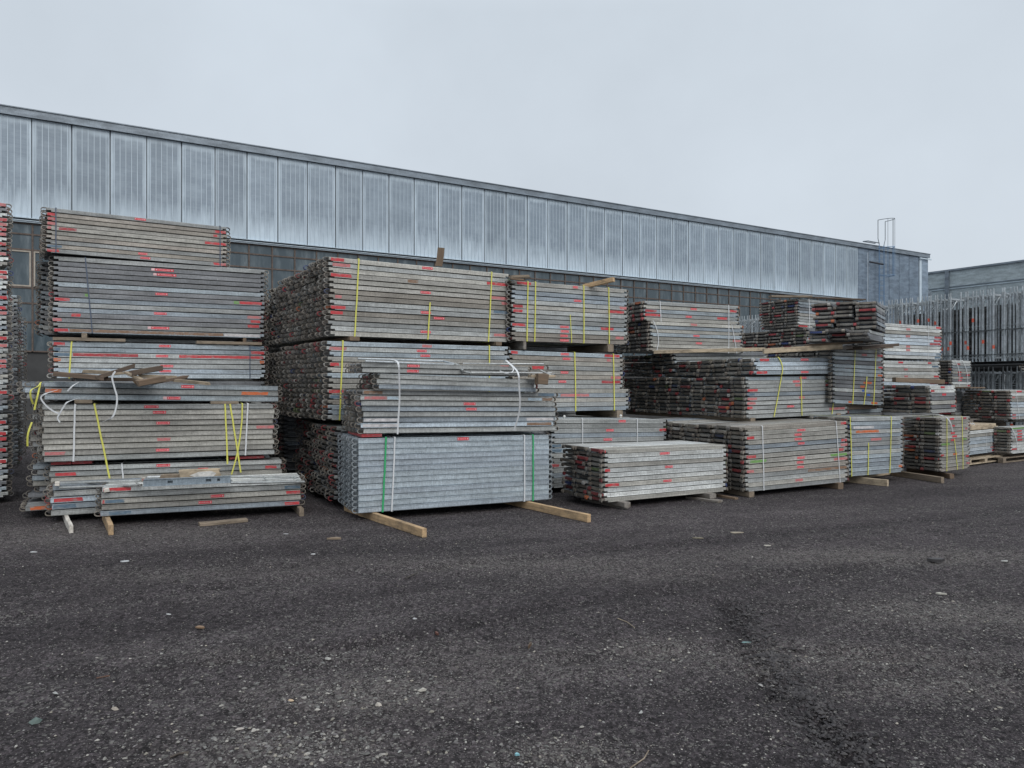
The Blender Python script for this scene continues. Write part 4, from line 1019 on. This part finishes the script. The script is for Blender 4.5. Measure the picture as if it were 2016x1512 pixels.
lpart('cage_hoop', [hoop(11.0)], .018, ST); lpart('cage_hoop', [hoop(9.4)], .018, BLUE); lpart('cage_hoop', [hoop(7.8)], .018, BLUE)
for k in (3, 5, 7, 9):
    p = hoop(0)[k]; lpart('cage_bar', [[(p[0], p[1], 7.8), (p[0], p[1], 9.5)]], .012, BLUE); lpart('cage_bar', [[(p[0], p[1], 9.5), (p[0], p[1], 11.0)]], .012, ST)
lpart('top_step', [[(-.75, .2, 9.78), (.4, .25, 9.78)], [(-.75, .5, 9.8), (.4, .5, 9.8)], [(-.75, .2, 9.78), (-.75, .5, 9.8)]], .03, ST)
lpart('wall_bracket', [[(-.9, .0, 8.55), (.3, -.05, 8.5)]], .05, (.02,.02,.025)); lpart('wall_bracket', [[(-.85, .15, 4.8), (-.85, .15, 9.1)]], .02, (.45,.5,.55))
# ------------------------------------------------------------------ second hall
S1 = Vector(((2016-CX)/F*45, 45)); su = Vector((-.507, .862)).normalized(); sb = Vector((su.y, -su.x))
M2 = Matrix(((su.x, sb.x, 0, S1.x), (su.y, sb.y, 0, S1.y), (0, 0, 1, 0), (0, 0, 0, 1)))
hall2 = link('rear_building', None, None, M2); tag(hall2, 'pale blue-grey rear building at right with dark roof edge', 'building')
M_W2 = metal('pale wall sheet', (.40,.46,.48), dirt=.2, metallic=.0, rough=.7, dcol=(.22,.25,.26))
def h2(name, a, b, m):
    g = G(); g.box(a, b); return link(name, g.mesh(name, [m]), hall2)
h2('wall', (-14, 0, 0), (8, 14, 9.12), M_W2)
h2('roof_edge', (-14.1, -.1, 9.12), (8.1, 14, 9.24), M_FASCIA)
h2('seam_band', (-14, -.05, 8.05), (8, -.003, 8.10), M_FASCIA); h2('seam_band', (-14, -.05, 7.93), (8, -.003, 7.97), M_RIB)
xx = px2s(S1, su, 1866); h2('downpipe', (xx-.12, -.15, 0), (xx+.12, -.003, 9.12), M_FASCIA)
for q in (-10, -6.5, 2.1, -2.6, 6.6): h2('panel_joint', (q, -.012, 0), (q+.03, -.002, 7.9), M_SEAM)
# ------------------------------------------------------------------ ground
def ground_mat():
    m, nt, b = newmat('asphalt millings and gravel'); tc = N(nt, 'ShaderNodeTexCoord'); vec = tc.outputs['Object']
    rot = N(nt, 'ShaderNodeMapping'); rot.inputs['Rotation'].default_value = (0, 0, math.radians(-22)); nt.links.new(vec, rot.inputs[0]); rv = rot.outputs[0]
    big = noise(nt, rv, 1.0, 5, .6, (.16, .75, 1)); mid = noise(nt, vec, 2.6, 6, .7); fine = noise(nt, vec, 34, 6, .85)
    c = mixc(nt, ramp(nt, big, .38, .68), (.056, .047, .051), (.122, .104, .109))
    c = mixc(nt, ramp(nt, mid, .42, .66, 0, .75), c, (.052, .044, .046))
    c = mixc(nt, 1., c, grey(nt, ramp(nt, fine, .32, .68, .35, 1.6)), 'MULTIPLY')
    mk = N(nt, 'ShaderNodeVertexColor'); mk.layer_name = 'mask'; ms_ = N(nt, 'ShaderNodeSeparateColor'); nt.links.new(mk.outputs['Color'], ms_.inputs[0])
    brk = ramp(nt, noise(nt, vec, 7, 6, .75), .3, .7, .25, 1.5)
    mudf = N(nt, 'ShaderNodeClamp'); nt.links.new(math_(nt, 'MULTIPLY', ms_.outputs[0], brk), mudf.inputs[0])
    c = mixc(nt, math_(nt, 'MULTIPLY', mudf.outputs[0], .8), c, (.030, .026, .028))
    palef = N(nt, 'ShaderNodeClamp'); nt.links.new(math_(nt, 'MULTIPLY', ms_.outputs[1], brk), palef.inputs[0])
    c = mixc(nt, math_(nt, 'MULTIPLY', palef.outputs[0], .36), c, (.215, .187, .172))
    for sc_, lo, hi in ((85, .40, 1.65), (37, .58, 1.45)):
        vo = N(nt, 'ShaderNodeTexVoronoi'); vo.inputs['Scale'].default_value = sc_; nt.links.new(vec, vo.inputs['Vector'])
        sp = N(nt, 'ShaderNodeSeparateColor'); nt.links.new(vo.outputs['Color'], sp.inputs[0])
        c = mixc(nt, 1., c, grey(nt, ramp(nt, sp.outputs[1], 0, 1, lo, hi)), 'MULTIPLY')
    clus = noise(nt, rv, 1.0, 5, .65, (.45, 1.5, 1))
    for sc_, lo, amt, colr in ((70, .91, .85, (.34, .32, .30)), (38, .945, .8, (.29, .275, .25)), (110, .86, .85, (.30, .28, .265)), (24, .972, .8, (.23, .22, .205))):
        vo = N(nt, 'ShaderNodeTexVoronoi'); vo.inputs['Scale'].default_value = sc_; nt.links.new(vec, vo.inputs['Vector'])
        sp = N(nt, 'ShaderNodeSeparateColor'); nt.links.new(vo.outputs['Color'], sp.inputs[0])
        th = math_(nt, 'SUBTRACT', ramp(nt, clus, .42, .66, .03, -.16), math_(nt, 'MULTIPLY', palef.outputs[0], .34))
        a = math_(nt, 'SUBTRACT', sp.outputs[0], math_(nt, 'ADD', th, lo))
        on = ramp(nt, a, 0, .01, 0, amt)
        sh = ramp(nt, vo.outputs['Distance'], .28, .42, 1, 0)
        c = mixc(nt, math_(nt, 'MULTIPLY', on, sh), c, colr)
    nt.links.new(c, b.inputs['Base Color']); b.inputs['Roughness'].default_value = .85
    b.inputs['Specular IOR Level'].default_value = .25
    vo = N(nt, 'ShaderNodeTexVoronoi'); vo.inputs['Scale'].default_value = 60; nt.links.new(vec, vo.inputs['Vector'])
    hgt = math_(nt, 'ADD', math_(nt, 'MULTIPLY', noise(nt, vec, 14, 8, .8), 1.8), math_(nt, 'MULTIPLY', vo.outputs['Distance'], -.7))
    bump(nt, b, hgt, 1., .05)
    return m
from mathutils import noise as mn
def g2(px, py): p = PG(px, py); return (p.x, p.y)
def poly(pts): return [g2(*p) for p in pts]
TRAIL = poly([(1425, 1185), (1450, 1215), (1462, 1262), (1500, 1320), (1530, 1370), (1600, 1410), (1650, 1455), (1700, 1508)])
RUTS = [(poly([(-60, 1230), (400, 1160), (900, 1112), (1450, 1062), (1750, 1030), (2080, 1008)]), .10),
        (poly([(-60, 1345), (400, 1300), (720, 1270), (1100, 1195), (1500, 1135), (2080, 1085)]), .09),
        (poly([(300, 1320), (640, 1278), (900, 1240), (1016, 1215)]), .05),
        (poly([(1100, 1300), (1500, 1275), (1830, 1300), (2080, 1340)]), .09),
        (poly([(-60, 1105), (350, 1090), (800, 1085), (1100, 1062)]), .08),
        (poly([(1500, 1400), (1800, 1395), (2080, 1440)]), .06)]
def dpoly(x, y, pl):
    best = 1e9
    for (ax, ay), (bx, by) in zip(pl, pl[1:]):
        dx, dy = bx-ax, by-ay; t = max(0, min(1, ((x-ax)*dx+(y-ay)*dy)/(dx*dx+dy*dy)))
        d = math.hypot(x-ax-t*dx, y-ay-t*dy)
        if d < best: best = d
    return best
PALE = []
for (px, py, sx_, sy_, k) in ((720, 1365, 170, 36, 1.), (560, 1465, 190, 34, 1.), (1860, 1205, 170, 24, 1.), (1640, 1295, 250, 24, .9), (1290, 1275, 80, 16, 1.), (1080, 1485, 110, 26, .9), (560, 1290, 220, 12, .6),
        (1830, 1350, 160, 20, .7), (200, 1050, 240, 14, .8), (1000, 1110, 300, 12, .7), (1760, 1095, 280, 12, 1.), (950, 1300, 250, 30, .5), (420, 1130, 200, 10, .5), (1300, 1130, 200, 14, .5)):
    c0 = PG(px, py); PALE.append((c0.x, c0.y, sx_*c0.y/F, sy_*c0.y**2/(F*H0), k))
def near(y, x): return min(1, max(0, (8.2-y+.25*x)/1.2))
def gmask(x, y):
    w = mn.noise(Vector((x*3, y*3, 0)))
    dt = dpoly(x+w*.06, y+w*.05, TRAIL); mud = math.exp(-(dt/.085)**2)
    for pl, wd in RUTS:
        d = dpoly(x, y+w*.04, pl); mud = max(mud, .55*math.exp(-(d/wd)**2))
    pale = 0
    for (cx, cy, sx_, sy_, k) in PALE:
        q = ((x-cx)/sx_)**2+((y-cy)/sy_)**2
        if q < 9: pale = max(pale, k*math.exp(-q*.6))
    return mud, pale
def gz(x, y):
    if not (.5 < y < 13 and abs(x) < 10): return 0.
    e = near(y, x)
    big = .012*mn.noise(Vector((x*.9, y*.9, 3)))
    sm = .018*mn.noise(Vector((x*4, y*4, 0)))+.012*mn.noise(Vector((x*12, y*12, 7)))+.0065*mn.noise(Vector((x*29, y*29, 2)))
    dt = dpoly(x, y, TRAIL); tr = math.exp(-(dt/.11)**2)
    sm += tr*(-.030+.05*mn.noise(Vector((x*16, y*16, 9))))
    for pl, wd in RUTS[:4]:
        d = dpoly(x, y, pl); sm += -.020*math.exp(-(d/wd)**2)+.013*math.exp(-((d-wd*1.8)/wd)**2)
    return (big+sm-.008)*e
MGR = ground_mat()
v = []; f = []
xs = [-400, -120, -50, -25, -14, -10]+[-8.4+i*.045 for i in range(374)]+[10, 14, 25, 50, 120, 400]
ys = [-60, -10, .4]+[.9+i*.036 for i in range(140)]+[6+i*.09 for i in range(70)]+[13, 16, 20, 35, 60, 120, 500]
MK = []
for y in ys:
    for x in xs:
        v.append((x, y, gz(x, y))); MK.append(gmask(x, y) if (.5 < y < 13 and abs(x) < 10) else (0, .2))
nx = len(xs)
for j in range(len(ys)-1):
    for i in range(nx-1): f.append((j*nx+i, j*nx+i+1, (j+1)*nx+i+1, (j+1)*nx+i))
gme = mesh('ground', v, f, [MGR], smooth=True)
at = gme.color_attributes.new('mask', 'FLOAT_COLOR', 'POINT'); buf = []
for (a_, b_) in MK: buf.extend((a_, b_, 0, 1))
at.data.foreach_set('color', buf)
tag(link('ground', gme), kind='structure')
# stones as one stuff object
M_STONE = plain('mixed pebbles', 'x' and (.2,.2,.2), .8) if False else None
ms, nt, b = newmat('mixed pebbles'); nt.links.new(src(nt, 'attr'), b.inputs['Base Color']); b.inputs['Roughness'].default_value = .8
def stone(g, p, r, c, rr):
    M = Matrix.Translation(p) @ Matrix.Rotation(rr.uniform(0, 6.28), 4, 'Z') @ Matrix.Rotation(rr.uniform(-.4, .4), 4, 'X') @ Matrix.Diagonal((r*rr.uniform(.8, 1.7), r*rr.uniform(.6, 1.1), r*rr.uniform(.4, .8), 1))
    j = lambda: rr.uniform(.72, 1.1)
    vv = [(j(), 0, .1*j()), (.5*j(), .8*j(), 0), (-.5*j(), .85*j(), 0), (-j(), 0, 0), (-.5*j(), -.8*j(), 0), (.5*j(), -.85*j(), 0), (.35*j(), .3*j(), j()*.9), (-.4*j(), .25*j(), j()), (-.05, -.45*j(), j()*.95), (0, 0, -.8)]
    ff = [(6,7,8), (0,1,6), (1,2,7,6), (2,3,7), (3,4,8,7), (4,5,8), (5,0,6,8), (0,9,1), (1,9,2), (2,9,3), (3,9,4), (4,9,5), (5,9,0)]
    g.add(vv, ff, 0, c, M)
SG = G(); rr = random.Random(11)
STC = [(.20,.19,.175), (.16,.157,.15), (.13,.127,.12), (.22,.20,.17), (.11,.105,.10), (.18,.172,.16), (.12,.113,.105), (.28,.265,.24)]
DKC = [(.07,.062,.065), (.10,.09,.092), (.045,.04,.042), (.13,.118,.118)]
TRC = [(.028,.025,.026), (.04,.036,.038), (.055,.05,.05)]
def put(px, py, r, col):
    p = PG(px, py); p.z = gz(p.x, p.y)+r*.15; stone(SG, p, r, sc(rr.choice(col), rr.uniform(.7, 1.2)), rr)
for i in range(36000):       # even scatter on the ground plane (in metres)
    y = 1.9+rr.random()**1.5*9.0; x = rr.uniform(-.74, .74)*y
    r = .0022+.0065*rr.random()**4.5
    p = Vector((x, y, gz(x, y)+r*.2)); lt = rr.random() < .5; stone(SG, p, r, sc(rr.choice(STC if lt else DKC), rr.uniform(.7, 1.6) if lt else rr.uniform(.5, 1.1)), rr)
def patch(cx, cy, sx, sy, n, rmax, light=.7):
    c0 = PG(cx, cy); kx = c0.y/F; ky = c0.y**2/(F*H0)
    for i in range(n):
        x = c0.x+rr.gauss(0, sx)*kx; y = c0.y+rr.gauss(0, sy)*ky
        if y < 1.5: continue
        r = .0028+rmax*.8*rr.random()**3.4
        stone(SG, Vector((x, y, gz(x, y)+r*.2)), r, sc(rr.choice(STC if rr.random() < light else DKC), rr.uniform(.7, 1.15)), rr)
for a in ((700, 1365, 110, 28, 700, .013), (560, 1465, 130, 26, 1100, .013), (1860, 1205, 110, 20, 700, .012), (1640, 1295, 170, 20, 700, .010), (1290, 1275, 60, 16, 260, .010),
          (1080, 1485, 90, 30, 500, .010), (560, 1290, 160, 14, 300, .009), (1830, 1350, 120, 20, 350, .010), (200, 1050, 180, 12, 500, .010), (1000, 1110, 260, 14, 500, .009),
          (1760, 1090, 200, 14, 600, .010), (950, 1300, 200, 30, 350, .009), (820, 1060, 160, 10, 250, .009), (250, 1400, 120, 40, 150, .012), (1500, 1100, 120, 10, 250, .01)):
    patch(*a)
for i in range(2600):       # dark crumbly trail running to the lower right
    t = rr.random(); px = 1455+240*t**1.2+rr.gauss(0, 16+24*t); py = 1180+330*t+rr.gauss(0, 7)
    if py < 800: continue
    put(px, min(py, 1508), .004+.012*rr.random()**2, TRC)
for (px, py, r, c) in ((745, 1382, .022, (.36,.33,.29)), (646, 1300, .020, (.28,.27,.25)), (226, 1397, .022, (.30,.26,.22)), (573, 1379, .018, (.4,.3,.2)), (70, 1421, .024, (.09,.12,.11)), (500, 1436, .016, (.35,.33,.3)),
                       (472, 1436, .016, (.33,.3,.27)), (832, 1356, .020, (.36,.34,.3)), (1262, 1401, .016, (.3,.3,.29)), (1498, 1344, .018, (.25,.24,.23)), (109, 1372, .015, (.26,.26,.25)), (625, 1395, .016, (.35,.33,.3)), (787, 1476, .014, (.26,.26,.25))):
    p = PG(px, py); p.z = gz(p.x, p.y)+r*.25; stone(SG, p, r, c, rr)
tag(link('gravel', SG.mesh('gravel', [ms], smooth=False)), 'scattered gravel and crumbs of old asphalt', 'gravel', None, 'stuff')
# litter
def scrap(px, py, l, w, th, col, label, name, cat, rot=0, rough=True):
    p = PG(px, py); g = G(); r2 = random.Random(hash_(label)); n = 6; v = []
    for k in range(n):
        a = 2*math.pi*k/n; v.append((l/2*math.cos(a)*r2.uniform(.7, 1.1), w/2*math.sin(a)*r2.uniform(.6, 1.1), r2.uniform(0, th*.6)))
    v += [(q[0]*.97, q[1]*.95, q[2]+th) for q in v]
    f = [tuple(range(n-1, -1, -1)), tuple(range(n, 2*n))]+[(k, (k+1) % n, n+(k+1) % n, n+k) for k in range(n)]
    g.add(v, f)
    o = link(name, g.mesh(name, [M_STRAP]), None, Matrix.Translation((p.x, p.y, gz(p.x, p.y)+.004)) @ Matrix.Rotation(rot, 4, 'Z'), col); tag(o, label, cat)
for a in ((247, 1106, 0.090, 0.053, .008, (.42,.43,.44), 'crumpled white scrap at left on the gravel', 'plastic_scrap', 'scrap', .3),
          (66, 1089, 0.068, 0.038, .006, (.42,.42,.42), 'white scrap near left photo edge', 'plastic_scrap', 'scrap', .1),
          (563, 1053, 0.060, 0.022, .005, (.42,.42,.42), 'small white strip before the nearest pile', 'plastic_scrap', 'scrap', 0),
          (616, 1093, 0.053, 0.030, .006, (.5,.5,.5), 'pale chip before the fresh bundle', 'plastic_scrap', 'scrap', 0),
          (817, 1221, 0.030, 0.019, .006, (.42,.42,.42), 'tiny white chip in middle foreground', 'plastic_scrap', 'scrap', 0),
          (332, 1210, 0.038, 0.015, .006, (.45,.45,.45), 'tiny grey chip at left foreground', 'plastic_scrap', 'scrap', 0),
          (657, 1064, 0.180, 0.026, .02, (.22,.17,.12), 'curved wood sliver before the fresh bundle', 'wood_sliver', 'wood sliver', -.1),
          (1043, 1279, 0.075, 0.021, .02, (.10,.065,.04), 'brown stick stub in middle foreground', 'wood_sliver', 'wood sliver', 1.3),
          (860, 1241, 0.053, 0.015, .015, (.13,.06,.045), 'reddish twig bit in the foreground', 'wood_sliver', 'wood sliver', -1.0),
          (1511, 1075, 0.083, 0.030, .01, (.4,.38,.33), 'cream chip at right middle distance', 'plastic_scrap', 'scrap', 0),
          (1855, 1172, 0.090, 0.022, .01, (.4,.38,.33), 'cream splinter on right gravel', 'plastic_scrap', 'scrap', -.5),
          (1842, 1105, 0.165, 0.075, .025, (.03,.027,.028), 'dark clod of asphalt at right', 'asphalt_clod', 'clod', 0),
          (1978, 1107, 0.075, 0.030, .01, (.35,.35,.33), 'pale chip near right photo edge', 'plastic_scrap', 'scrap', 0),
          (1450, 1052, 0.150, 0.045, .01, (.3,.26,.2), 'tan scrap at middle distance right', 'paper_scrap', 'scrap', 0),
          (1470, 1259, 0.075, 0.015, .006, (.2,.32,.32), 'teal splinter beside dark trail', 'plastic_scrap', 'scrap', 0),
          (1018, 1490, 0.022, 0.015, .008, (.2,.4,.45), 'turquoise chip at bottom foreground', 'plastic_scrap', 'scrap', 0),
          (1374, 1062, 0.120, 0.030, .01, (.16,.14,.1), 'flat brown scrap beyond the gravel', 'paper_scrap', 'scrap', 0),
          (395, 1240, 0.068, 0.038, .01, (.20,.13,.08), 'orange-brown leaf in left foreground', 'leaf', 'leaf', 0)):
    scrap(*a)
def twig(pts, r, col, label):
    g = G(); g.tube([PG(*q)+Vector((0, 0, .006+gz(*PG(*q)[:2]))) for q in pts], r, 6)
    tag(link('twig', g.mesh('twig', [M_WOOD]), None, None, col), label, 'twig')
twig([(1216, 1219), (1235, 1225), (1246, 1232), (1249, 1238)], .003, (.3,.25,.18), 'thin curved twig at centre right')
twig([(1277, 1476), (1268, 1490), (1240, 1509)], .003, (.25,.2,.15), 'bent pale twig at bottom edge')
twig([(335, 1491), (352, 1487), (372, 1483)], .005, (.05,.04,.035), 'short dark stick at bottom left')
twig([(798, 1138), (822, 1131)], .006, (.05,.045,.04), 'short dark rod on the gravel')
twig([(190, 1326), (216, 1323)], .004, (.12,.06,.04), 'reddish stick at left foreground')
# ------------------------------------------------------------------ light, sky, camera
az = math.radians(150)   # direction the sun comes from, measured from +Y clockwise
el = math.radians(40)
sd = Vector((math.sin(az)*math.cos(el), math.cos(az)*math.cos(el), math.sin(el)))
w = bpy.data.worlds.new('World'); scene.world = w; w.use_nodes = True
nt = w.node_tree; nt.nodes.clear(); out = N(nt, 'ShaderNodeOutputWorld'); bg = N(nt, 'ShaderNodeBackground')
sky = N(nt, 'ShaderNodeTexSky', sky_type='NISHITA'); sky.sun_disc = False; sky.sun_elevation = el; sky.sun_rotation = az
tc = N(nt, 'ShaderNodeTexCoord'); sx = N(nt, 'ShaderNodeSeparateXYZ'); nt.links.new(tc.outputs['Generated'], sx.inputs[0])
up = ramp(nt, sx.outputs[2], .45, .95)
cl = noise(nt, tc.outputs['Generated'], 2.2, 5, .55)
base = mixc(nt, ramp(nt, sx.outputs[2], .0, .45), (5.85, 6.38, 6.95), (5.6, 6.2, 6.82))
base = mixc(nt, up, base, (11.5, 12.3, 13.2))
base = mixc(nt, 1., base, grey(nt, ramp(nt, cl, .3, .7, .92, 1.07)), 'MULTIPLY')
c = mixc(nt, .94, sky.outputs[0], base)
nt.links.new(c, bg.inputs[0]); bg.inputs[1].default_value = .1; nt.links.new(bg.outputs[0], out.inputs[0])
sun = bpy.data.lights.new('sun', 'SUN'); sun.energy = 1.5; sun.angle = math.radians(40); sun.color = (1, .98, .95)
so_ = link('sun', sun); so_.rotation_euler = sd.to_track_quat('Z', 'Y').to_euler(); so_.location = (0, 0, 30)
cam = bpy.data.cameras.new('camera'); co = link('camera', cam); co.location = (0, 0, H0); co.rotation_euler = (math.radians(90), 0, 0)
cam.sensor_width = 36; cam.lens = 36*F/2016; cam.clip_end = 2000; cam.clip_start = .05
scene.camera = co
scene.view_settings.view_transform = 'Standard'; scene.view_settings.look = 'None'; scene.view_settings.exposure = .18; scene.view_settings.gamma = 1
